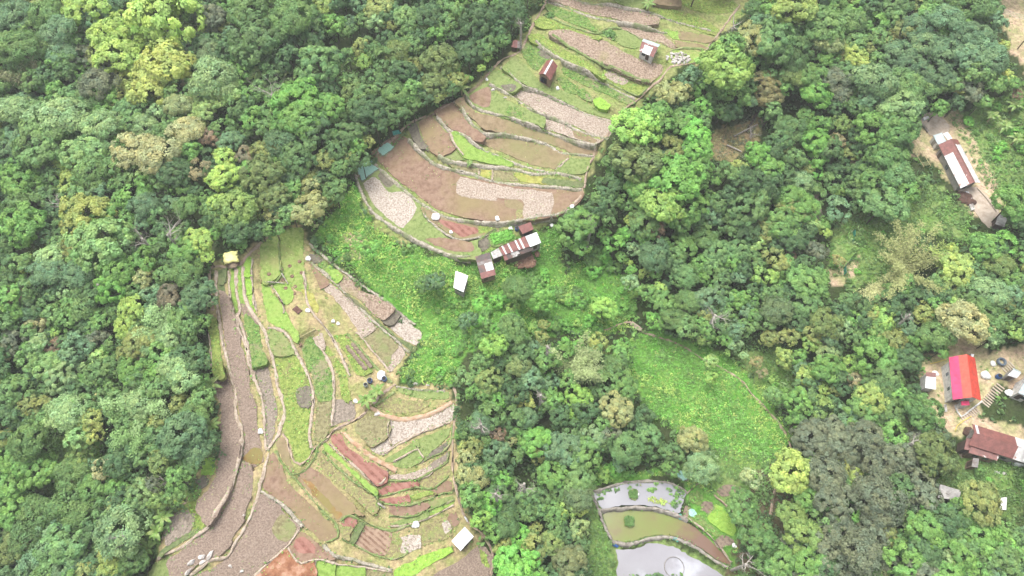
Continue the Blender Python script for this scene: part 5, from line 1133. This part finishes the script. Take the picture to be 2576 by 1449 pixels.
# banana plants
def frond(b, base, az, L, w, droop, tilt):
    prev = None; n = 6
    for i in range(n+1):
        t = i/n; rr = L*t*.9; z = math.sin(tilt)*L*t-droop*L*t*t; x, y = base[0]+math.cos(az)*rr*math.cos(tilt), base[1]+math.sin(az)*rr*math.cos(tilt)
        ww = w*math.sin(PI*min(1, t*.86+.12))**.7*.5; nx, ny = -math.sin(az)*ww, math.cos(az)*ww; row = [(x-nx, y-ny, base[2]+z-.12*ww), (x, y, base[2]+z+.1*w), (x+nx, y+ny, base[2]+z-.12*ww)]
        if prev: b.poly([prev[0], row[0], row[1], prev[1]]); b.poly([prev[1], row[1], row[2], prev[2]])
        prev = row
BAN = plain('banana_leaf', (138,178,84), .5, .62, (164,182,104), 2.)
def banana_mesh(seed):
    q2 = random.Random(seed); b = MB()
    for k in range(9): frond(b, (0, 0, 2.0), k*.7+q2.uniform(-.3, .3), q2.uniform(2.0, 2.8), .65, q2.uniform(.35, .8), q2.uniform(.5, 1.1))
    me = bpy.data.meshes.new('leaves'); me.from_pydata(b.v, [], b.f); me.update(); me.materials.append(BAN); return me
BM = [banana_mesh(i) for i in range(3)]; b = MB(); b.tube([(0, 0, -.2), (.05, 0, 1), (0, 0, 2.1)], [.2, .16, .1]); BST = bpy.data.meshes.new('stem'); BST.from_pydata(b.v, [], b.f); BST.update(); BST.materials.append(BAMBOOM)
BANS = '''L 1180,670 1.3 banana plant beside the path left of the upper terraces|K 1580,310 1.2 upper of two banana plants right of the round dark tree|K 1550,400 1.2 lower of two banana plants right of the round dark tree|K 1180,1110 1.1 upper of two banana plants at the foot of the lower left fields|K 1110,1240 1.2 lower of two banana plants at the foot of the lower left fields|K 1230,1000 1.1 dry banana plant beside the leafy bank plots, lower left
M 2340,870 1.3 leftmost banana plant on the grassland right of the long farmhouse|M 2440,940 1.2 banana plant on the grassland just below its leftmost neighbour|M 2520,790 1.3 topmost banana plant on the right hand grassland|M 2530,1040 1.2 lowest banana plant on the right hand grassland|Q 1650,560 1.1 upper banana plant below the blue barrels|Q 1540,640 1.1 lower banana plant below the blue barrels|Q 90,480 1.2 banana plant at the forest edge left of the ploughed strips|A 1280,325 .6 young banana plant on the wall above the seedbeds|B 1540,15 1.1 palm-like plant at the top edge of the terraces'''
for i, s in enumerate(BANS.replace('\n', '|').split('|')):
    t, xy, sc, lab = s.split(' ', 3); x, y = map(float, xy.split(',')); sc = float(sc); p = ground_under(*uv(t, x, y), 2.2*sc); g = (p[0], p[1], zs(p[0], p[1]))
    root = empty('banana_plant', g, lab, 'banana plant', 'banana plants', i*1.1); o = bpy.data.objects.new('leaves', BM[i % 3]); o.scale = (sc,)*3; link(o, root); o = bpy.data.objects.new('stem', BST); o.scale = (sc,)*3; link(o, root)
# bamboo clumps
def bamboo(t, x, y, hh, code, n, label, seed, spread=.75, bias=None, kk=1.0):
    p = ground_under(*uv(t, x, y), hh*.6); g = (p[0], p[1], float(samp(GZ, p[0], p[1]))); root = empty('bamboo_clump', g, label, 'bamboo', 'bamboo clumps'); q2 = np.random.default_rng(seed); b = MB(); V, T = [], []
    for k in range(n):
        az = q2.uniform(0, 6.28) if bias is None else bias[k % len(bias)]+q2.uniform(-.16, .16); L = hh*q2.uniform(.75, 1.15); sp = spread*q2.uniform(.5, 1.2); b0 = q2.normal(0, .35, 2); pts = []
        for i in range(8): s = i/7; rad = L*sp*s**1.9; pts.append((b0[0]+math.cos(az)*rad, b0[1]+math.sin(az)*rad, L*(s-.35*sp*s**3)))
        b.tube(pts, [.07-.008*i for i in range(8)], 5)
        m = 420; s = q2.uniform(.4, 1.04, m); idx = np.clip(s*7, 0, 6.999); i0 = idx.astype(int); f = (idx-i0)[:, None]; pa = np.array(pts)
        pos = pa[i0]*(1-f)+pa[i0+1]*f+q2.normal(0, 1, (m, 3))*np.array([.75, .75, .5])*(1.25-s[:, None]*.6); nr = q2.normal(size=(m, 3))*.5+np.array([0, 0, .9]); nr /= np.linalg.norm(nr, axis=1)[:, None]
        tt = np.cross(nr, q2.normal(size=(m, 3))); tt /= np.linalg.norm(tt, axis=1)[:, None]; bt = np.cross(nr, tt); sz = q2.uniform(.16, .36, (m, 1))
        V.append(np.stack([pos-tt*sz, pos-bt*sz*.35, pos+tt*sz, pos+bt*sz*.35], 1).reshape(-1, 3)); T.append(np.repeat(q2.uniform(.8, 1.2)*q2.uniform(.8, 1.2, (m, 1)), 4, 0)*np.ones((1, 3)))
    b.build('culms', BAMBOOM, root); V = np.concatenate(V); o = bpy.data.objects.new('foliage', as_mesh('foliage', V, np.concatenate(T), LEAF)); c = leafcol(code)*kk; o.color = (*c, 1); link(o, root)
bamboo('R', 790, 700, 13, 'KO', 22, 'big golden bamboo clump with arching plumes in the right hand clearing', 1, .8, [1.5, 1.2, 1.0, .6, -2.45, -2.2, .25, 1.8, 2.9, -.9, 2.3], .95)
bamboo('R', 600, 860, 8, 'K', 6, 'low golden bamboo leaning down-left below the big golden clump', 5, 1.0, [-2.5, -2.3], 1.05)
bamboo('R', 1160, 760, 9, 'OL', 12, 'olive green bamboo clump right of the big golden clump', 2); bamboo('O', 1260, 600, 10, 'PK', 14, 'pale feathery bamboo clump leaning right in the central wood', 3, .8, [.2, .5, -.2, .9, 2.2, -.5])
bamboo('I', 250, 600, 11, 'WK', 14, 'dull tan bamboo clump leaning left in the upper left forest', 4, .8, [2.6, 2.9, 2.2, 3.2, 1.6]); bamboo('K', 1090, 160, 10, 'P', 14, 'light green feathery bamboo left of the ploughed strips', 6, .55); bamboo('K', 1120, 330, 9, 'PG', 12, 'light green bamboo left of the round dark tree', 7, .55); bamboo('J', 1250, 1010, 9, 'P', 12, 'pale green bamboo above the lower left forest edge', 8, .55)
# maize rows and cabbages
def rows(t, cor, nr, nc, size, code, name, label, cat, k=1.0, leaf=.7):
    c = [np.array(uv(t, *p)) for p in cor]; pts = []
    for i in range(nr):
        for j in range(nc):
            s, r = (i+.5)/nr, (j+.5)/nc; u, v = (c[0]*(1-s)+c[3]*s)*(1-r)+(c[1]*(1-s)+c[2]*s)*r; p = on_ground(u, v); p = at_z(u, v, zs(p[0], p[1])); pts.append((p[0]+rng.normal(0, .06), p[1]+rng.normal(0, .06), zs(p[0], p[1])))
    return pts
m = rows('A', [(1480,995),(1655,952),(1688,1028),(1515,1085)], 6, 26, .4, 'G', '', '', ''); tufts('maize_rows', m, np.full(len(m), .5), [leafcol('B')*1.0]*len(m), 9, 'tall rows of bright green maize beside the L-shaped farm building', 'maize', .7, .1)['kind'] = 'stuff'
m = rows('B', [(1095,298),(1175,282),(1215,318),(1195,358)], 4, 8, .4, 'G', '', '', '')+rows('B', [(575,130),(640,115),(655,160),(600,175)], 3, 6, .4, 'G', '', '', ''); tufts('maize_rows', m, np.full(len(m), .55), [leafcol('GD')]*len(m), 9, 'two little patches of dark green maize on the upper terraces', 'maize', .7, .1)
CAB = plain('cabbage_leaf', (168,214,198), .5, .9, (140,196,176), 3.)
b = MB()
for k in range(9): frond(b, (0, 0, .12+.02*k), k*.7, .46, .4, .02 if k % 2 else .1, .12 if k % 2 else .25)
CM = bpy.data.meshes.new('cabbage'); CM.from_pydata(b.v, [], b.f); CM.update(); CM.materials.append(CAB)
def cabbages(t, cor, nr, nc, label, group, sc=.92):
    for i, p in enumerate(rows(t, cor, nr, nc, 0, '', '', '', '')):
        o = bpy.data.objects.new('cabbage', CM); o.location = p; k = sc*(.85+.3*((i*37) % 11)/11); o.scale = (k,)*3; o.rotation_euler = (0, 0, i*1.7); link(o, None, None, label, 'cabbage', group)
cabbages('A', [(440,220),(530,158),(582,192),(490,262)], 8, 9, 'blue-green cabbage in the upper bed at the tip of the biggest terrace', 'cabbages of the upper bed')
cabbages('A', [(255,390),(360,303),(445,382),(298,492)], 10, 13, 'blue-green cabbage in the lower bed beside the pale ploughed plot', 'cabbages of the lower bed')
cabbages('F', [(1180,430),(1222,398),(1298,458),(1252,482)], 4, 7, 'pale cabbage in the small bed above the ponds', 'cabbages above the ponds')
cabbages('F', [(1302,800),(1340,784),(1378,820),(1340,856)], 4, 4, 'pale cabbage in the small bed right of the uppermost pond', 'cabbages beside the pond')
# ponds: islands, leaves on the water, the net ring
for x, y, rx, lab in ((748, 628, 48, 'grassy island in the uppermost pond'), (708, 900, 56, 'bushy island in the algae covered pond')):
    g = P3('F', x, y); r = rx/2.5511/1.5652*.085; b = MB(); b.blob((0, 0, 0), r, x, .2, .35, 3); root = empty('pond_island', (g[0], g[1], g[2]), lab, 'island'); b.build('mound', BUNDG, root)
    q2 = np.random.default_rng(int(x)); a = q2.uniform(-1, 1, (120, 2))*r*.75; o = tufts('plants', [(p[0], p[1], .3*r) for p in a], np.full(120, .3), [leafcol('GD')]*120, 7, 'x', 'x'); del o['label'], o['category'], o['kind']; o.parent = root
def pondleaves(cor, n, code, size, label):
    q2 = np.random.default_rng(n); pl = [parse(c, 'F') for c in cor]; pts = []
    for poly in pl:
        for u, v in scatter(poly, size*26/2, q2):
            p = on_ground(u, v); z = zs(p[0], p[1])-.1; p = at_z(u, v, z)
            if vnoise(np.array(u), np.array(v), 9, 4) > .3: pts.append((p[0], p[1], z))
    tufts('water_plants', pts, size*q2.uniform(.6, 1.3, len(pts)), [leafcol(q2.choice(list(code)))*q2.uniform(.8, 1.2) for _ in pts], 6, label, 'water plants', .6, 1.5)
pondleaves(['400,620 520,570 640,560 650,590 470,620 455,680 410,685', '650,545 900,515 1040,520 1040,550 860,545 660,580', '890,565 1010,575 1000,610 900,600', '1060,550 1190,550 1270,605 1240,690 1180,780 1130,780 1140,640 1100,600'], 7, 'GDG', .42, 'dark green leafy plants floating along the rim of the uppermost pond')
pondleaves(['905,650 1050,660 1120,720 1090,740 990,720 900,690'], 9, 'LY', .3, 'yellow-green duckweed patch on the uppermost pond')
g = P3('F', 1160, 1360); b = MB()
for k in range(2): b.tube([(g[0]+1.95*math.cos(a*PI/14), g[1]+1.95*math.sin(a*PI/14), g[2]-.1+.2*k) for a in range(29)], .035)
for k in range(14): a = k*PI/7; b.tube([(g[0]+1.95*math.cos(a), g[1]+1.95*math.sin(a), g[2]-.5), (g[0]+1.95*math.cos(a), g[1]+1.95*math.sin(a), g[2]+.35)], .04)
thing(b, 'net_ring', CONC, g, 'round netted ring standing in the lowest pond', 'fish pen')
for t, x, y, m, lab in (('F', 560, 1135, 'blue', 'crumpled blue plastic at the left corner of the lowest pond'), ('F', 1220, 857, 'teal', 'teal net bundle at the right end of the upper dam'), ('F', 1165, 1075, 'teal', 'teal net bundle on the dam above the lowest pond')):
    g = P3(t, x, y); b = MB(); b.blob((g[0], g[1], g[2]+.15), .5, x, .3, .5); b.blob((g[0]+.5, g[1]-.3, g[2]+.1), .32, y, .3, .5); thing(b, 'plastic_bundle', MT[m], g, lab, 'plastic')
# fences, poles, steps, yard pieces
def strip(t, pts, h, mat, name, label, cat, posts=True):
    g = [on_ground(*q) for q in parse(pts, t)]; p = smooth_open([a[:2] for a in g], .6); org = (*p[0], zs(*p[0])); root = empty(name, org, label, cat); b = MB()
    z = [zs(*a) for a in p]; hh = h*(.7+.6*vnoise(p[:, 0], p[:, 1], 1.5, 2))
    for i in range(len(p)-1): b.prism([(*p[i], z[i]), (*p[i+1], z[i+1]), (p[i+1][0]+.04, p[i+1][1]+.04, z[i+1]), (p[i][0]+.04, p[i][1]+.04, z[i])], [(*p[i], z[i]+hh[i]), (*p[i+1], z[i+1]+hh[i+1]), (p[i+1][0]+.04, p[i+1][1]+.04, z[i+1]+hh[i+1]), (p[i][0]+.04, p[i][1]+.04, z[i]+hh[i])])
    b.build('netting', mat, root, org)
    for i in range(0, len(p), 3): b = MB(); b.tube([(p[i][0]-.08, p[i][1]-.08, z[i]-.3), (p[i][0]-.08, p[i][1]-.08, z[i]+h*1.25)], .05); b.build('post', MT['log'], root, org)
strip('R', '355,610 320,650 285,700 250,740 255,800', 1.3, MT['net'], 'net_fence', 'longer green net fence curving at the left of the clearing', 'fence'); strip('R', '325,440 335,490 318,530', 1.2, MT['net'], 'net_fence', 'shorter green net fence uphill in the clearing', 'fence')
def pole(t, a, c, r, mat, name, label, cat, dz=.3):
    p, q2 = P3(t, *a, dz), P3(t, *c, dz); b = MB(); b.tube([p, tuple((np.array(p)+np.array(q2))/2+np.array([0, 0, .1])), q2], r); thing(b, name, mat, p, label, cat)
pole('C', (948,1062), (1085,978), .14, BAMBOOM, 'fallen_pole', 'pale pole lying across the wall end in the green meadow', 'pole'); pole('C', (640,540), (800,556), .12, DEADW, 'fallen_pole', 'bleached pole lying across the meadow below the tree pits', 'pole'); pole('C', (770,460), (830,560), .12, DEADW, 'fallen_pole', 'short bleached pole sloping down the meadow terrace edge', 'pole')
pole('D', (2120,780), (2190,825), .2, DEADW, 'fallen_pole', 'stub of bleached timber above the little weedy pool', 'log'); pole('E', (1000,1010), (1022,1045), .16, MT['white'], 'white_pipe', 'short white pipe beside the path above the white roofed shed', 'pipe')
pole('M', (480,1000), (555,860), .3, BARK, 'fallen_log', 'dark fallen trunk with a raw orange end in the clearing right of the terraces', 'log'); pole('M', (385,1035), (560,945), .22, DEADW, 'fallen_log', 'bleached fallen trunk crossing the dead tree in the clearing', 'log'); pole('M', (330,1100), (440,1150), .2, DEADW, 'fallen_log', 'short bleached trunk below the fallen dead tree', 'log'); pole('M', (930,1210), (970,1310), .2, DEADW, 'fallen_log', 'bleached trunk slanting under the bright green trees', 'log', 3); pole('M', (1390,905), (1260,1020), .15, DEADW, 'leaning_stem', 'long pale stem leaning across a dark forest gap', 'log', 6)
p, q3 = P3('O', 1842, 178, .35), P3('O', 1915, 235, .35); b = MB(); dv = Vector(q3)-Vector(p); ang = math.atan2(dv.y, dv.x); mid = (Vector(p)+Vector(q3))/2
root = empty('footbridge', tuple(mid), 'little plank footbridge where the field path crosses the brook', 'bridge', None, ang)
for s in (-1, 0, 1): b = MB(); b.box((0, s*.36, .12), (dv.length+.6, .3, .08)); b.build('plank', MT['plank'], root)
def steps(t, a, c, n, w, label):
    p0, p1 = P3(t, *a), P3(t, *c); ang = math.atan2(p1[1]-p0[1], p1[0]-p0[0]); b = MB()
    for i in range(n): k = (i+.5)/n; x, y = p0[0]+(p1[0]-p0[0])*k, p0[1]+(p1[1]-p0[1])*k; b.box((x, y, zs(x, y)+.03), (.3, w, .2), ang)
    thing(b, 'steps', FM['yard'], p0, label, 'steps', 'earth steps')
steps('G', (755,455), (640,590), 10, 1.8, 'upper flight of earth steps right of the red roofed house'); steps('G', (600,620), (490,690), 8, 1.5, 'lower flight of earth steps below the red roofed house'); steps('G', (830,312), (765,358), 5, 1.8, 'short flight of earth steps above the small white gabled shed')
def pipe(t, pts, r, mat, name, label, cat):
    g = [on_ground(*q) for q in parse(pts, t)]; p = smooth_open([a[:2] for a in g], 1.0); b = MB(); b.tube([(x, y, zs(x, y)+r+.05) for x, y in p], r); thing(b, name, mat, (*p[0], zs(*p[0])), label, cat)
pipe('G', '440,765 455,730 490,700 550,665', .1, MT['hose'], 'hose', 'yellow pipe winding beside the lower steps', 'pipe'); pipe('G', '275,312 320,302 385,280', .1, MT['hose'], 'hose', 'yellow pipe crossing to the top corner of the red roofed house', 'pipe'); pipe('H', '770,870 850,960 940,1080', .12, MT['plank'], 'yard_kerb', 'straight pale kerb running along the long farmhouse yard', 'kerb')
pipe('G', '440,590 480,668 540,625 620,565', .18, MT['wallw'], 'garden_kerb', 'pale kerb wall below the red roofed house', 'kerb')
def rack(t, a, c, label):
    p0, p1 = P3(t, *a), P3(t, *c); L = math.dist(p0[:2], p1[:2]); root = empty('bamboo_rack', p0, label, 'rack', None, math.atan2(p1[1]-p0[1], p1[0]-p0[0]))
    for s in (-.9, .9): b = MB(); b.tube([(0, s, .9), (L, s, .9)], .07); b.build('rail', BAMBOOM, root)
    for k in range(4): b = MB(); b.tube([(L*k/3, -.9, -.2), (L*k/3, -.9, .95)], .06); b.tube([(L*k/3, .9, -.2), (L*k/3, .9, .95)], .06); b.build('leg', BAMBOOM, root)
    b = MB()
    for k in range(8): x = L*(.3 if k < 4 else .85)+(k % 4)*.3; b.tube([(x, -1.2, 1.02), (x, 1.2, 1.02)], .05)
    b.build('slats', BAMBOOM, root)
rack('H', (185,480), (320,700), 'long bamboo drying rack left of the long farmhouse')
def heap(t, x, y, rx, mat, name, label, cat, zs_=.5): g = P3(t, x, y); b = MB(); b.blob((g[0], g[1], g[2]+.1), rx, int(x), .2, zs_, 3); b.blob((g[0]+rx*.6, g[1]-rx*.7, g[2]+.1), rx*.8, int(y), .2, zs_, 3); thing(b, name, mat, g, label, cat)
heap('H', 662, 955, 1.7, MT['log'], 'log_heap', 'dark brown wood heap beside white tarps in the farmhouse yard', 'wood heap'); g = P3('A', 1760, 1230); b = MB(); q2 = random.Random(8)
for i in range(46): b.blob((g[0]+q2.gauss(0, 1.7), g[1]+q2.gauss(0, 1.1), g[2]+q2.uniform(-.1, .25)), q2.uniform(.4, .95), i, .3, .55)
thing(b, 'clay_heap', MT['redclay'], g, 'reddish earth and brush heap below the L-shaped farm building', 'earth heap')
heap('G', 535, 775, 1.3, MT['log'], 'scrap_heap', 'dark scrap heap at the left end of the rusty shed', 'scrap heap', .6)
def tarp(t, cor, mat, label, h=.5):
    g = [P3(t, *c) for c in cor]; b = MB(); b.prism([(x, y, z) for x, y, z in g], [(x, y, z+h) for x, y, z in g]); thing(b, 'ground_tarp', mat, g[0], label, 'tarp')
tarp('H', [(700,1010),(728,1000),(690,912),(662,905)], MT['white'], 'long white tarp over a stack beside the dark wood heap'); tarp('H', [(715,1076),(746,1064),(730,1016),(696,1020)], MT['greyw'], 'short white tarp at the lower end of the yard stack'); tarp('H', [(300,286),(345,264),(333,250),(288,268)], MT['white'], 'white trough at the top of the bare farmhouse yard', .6)
tarp('G', [(705,1045),(788,1058),(790,1040),(708,1028)], MT['greyw'], 'pale sheet lying on the grass below the rusty shed', .1); tarp('G', [(485,945),(515,940),(470,886),(452,892)], MT['plank'], 'brown board lying left of the rusty shed', .1); tarp('G', [(372,636),(388,634),(382,584),(368,586)], MT['greyw'], 'white bench sheet beside the hedge left of the red roofed house', .3); tarp('H', [(332,386),(344,378),(292,310),(278,316)], MT['grey'], 'narrow bench along the left of the bare yard', .5)
# dark square pit with raised rim, tree pits
def patch(t, cor, mat, name, label, cat, h=.12):
    g = [P3(t, *c) for c in cor]; b = MB(); z = max(p[2] for p in g); b.prism([(x, y, z-.4) for x, y, _ in g], [(x, y, z+h) for x, y, _ in g]); thing(b, name, mat, g[0], label, cat)
DIRTD = soil('fresh_dug_earth', (88,62,54), (112,80,70), (138,104,92), 2., bmp=.5)
patch('C', [(920,838),(960,805),(910,757),(868,792)], DIRTD, 'compost_bed', 'dark brown square compost bed in the green meadow', 'compost bed', .15)
PITM = soil('dug_earth', (120,92,74), (150,120,96), (172,146,120), 2., bmp=.3)
PITS = 'C:600,515 655,470 762,425 840,388 782,512 863,485 932,350 952,455 980,545 888,575 805,595 880,640 930,1112 1375,1042 1515,1212 1450,1135'
for i, (u, v) in enumerate(parse(PITS, 'C')):
    p = on_ground(u, v); g = (p[0], p[1], zs(p[0], p[1])); b = MB(); b.lathe(g, [(.5, -.1), (.4, .1), (.25, .12), (.18, .04), (.05, .03)], 12); thing(b, 'tree_pit', PITM, g, 'ring of dug brown earth round a planting hole in the green meadow strips', 'planting hole', 'dug planting holes')
q = np.random.default_rng(2)
for i in range(26):
    s, r = (i // 2)/13, (i % 2); u, v = uv('C', 1375+s*180+r*45, 1140+s*215-r*25+q.uniform(-8, 8)); p = on_ground(u, v); g = (p[0], p[1], zs(p[0], p[1])); b = MB(); b.lathe(g, [(.5, -.1), (.42, .22), (.15, .3)], 10); thing(b, 'planting_mound', FM['garden'], g, 'small round earth mound in the double row on the lime green strip', 'planting mound', 'planting mounds in a double row')
# power line along the road at the top right
pa, pb = ground_under(*uv('M', 2150, -60), 9), ground_under(*uv('M', 2700, 160), 9)
for i, (p, w) in enumerate(((pa, 'far'), (pb, 'near'))):
    g = float(samp(GZ, p[0], p[1])); root = empty('power_pole', (p[0], p[1], g), w+' wooden power pole carrying the wires over the top right road', 'pole', 'power poles'); b = MB(); b.tube([(0, 0, -.5), (0, 0, p[2]-g+.4)], .14); b.build('post', MT['log'], root); b = MB(); b.box((0, 0, p[2]-g), (.12, 1.8, .12)); b.build('crossarm', MT['log'], root)
b = MB()
for s in (-.8, 0, .8):
    b.tube([(pa[0]+(pb[0]-pa[0])*k/10, pa[1]+s+(pb[1]-pa[1])*k/10, pa[2]+.1+(pb[2]-pa[2])*k/10-1.2*(1-(k/5-1)**2)) for k in range(11)], .035, 4)
thing(b, 'power_line', MT['cable'], pa, 'three thin wires crossing the top right corner above the trees', 'wires')

# thin damp air
b = MB(); b.box((0, 100, 65), (2600, 2600, 166)); hz = b.build('haze', MT['white'], None, (0, 100, 65), kind='stuff')
hm = bpy.data.materials.new('damp_air'); hm.use_nodes = True; hn = hm.node_tree.nodes; hn.remove(hn['Principled BSDF'])
pv = hn.new('ShaderNodeVolumePrincipled'); pv.inputs['Density'].default_value = .00028; pv.inputs['Color'].default_value = (.95, .97, 1, 1); pv.inputs['Anisotropy'].default_value = 0
hm.node_tree.links.new(pv.outputs[0], hn['Material Output'].inputs['Volume']); hz.data.materials.clear(); hz.data.materials.append(hm)
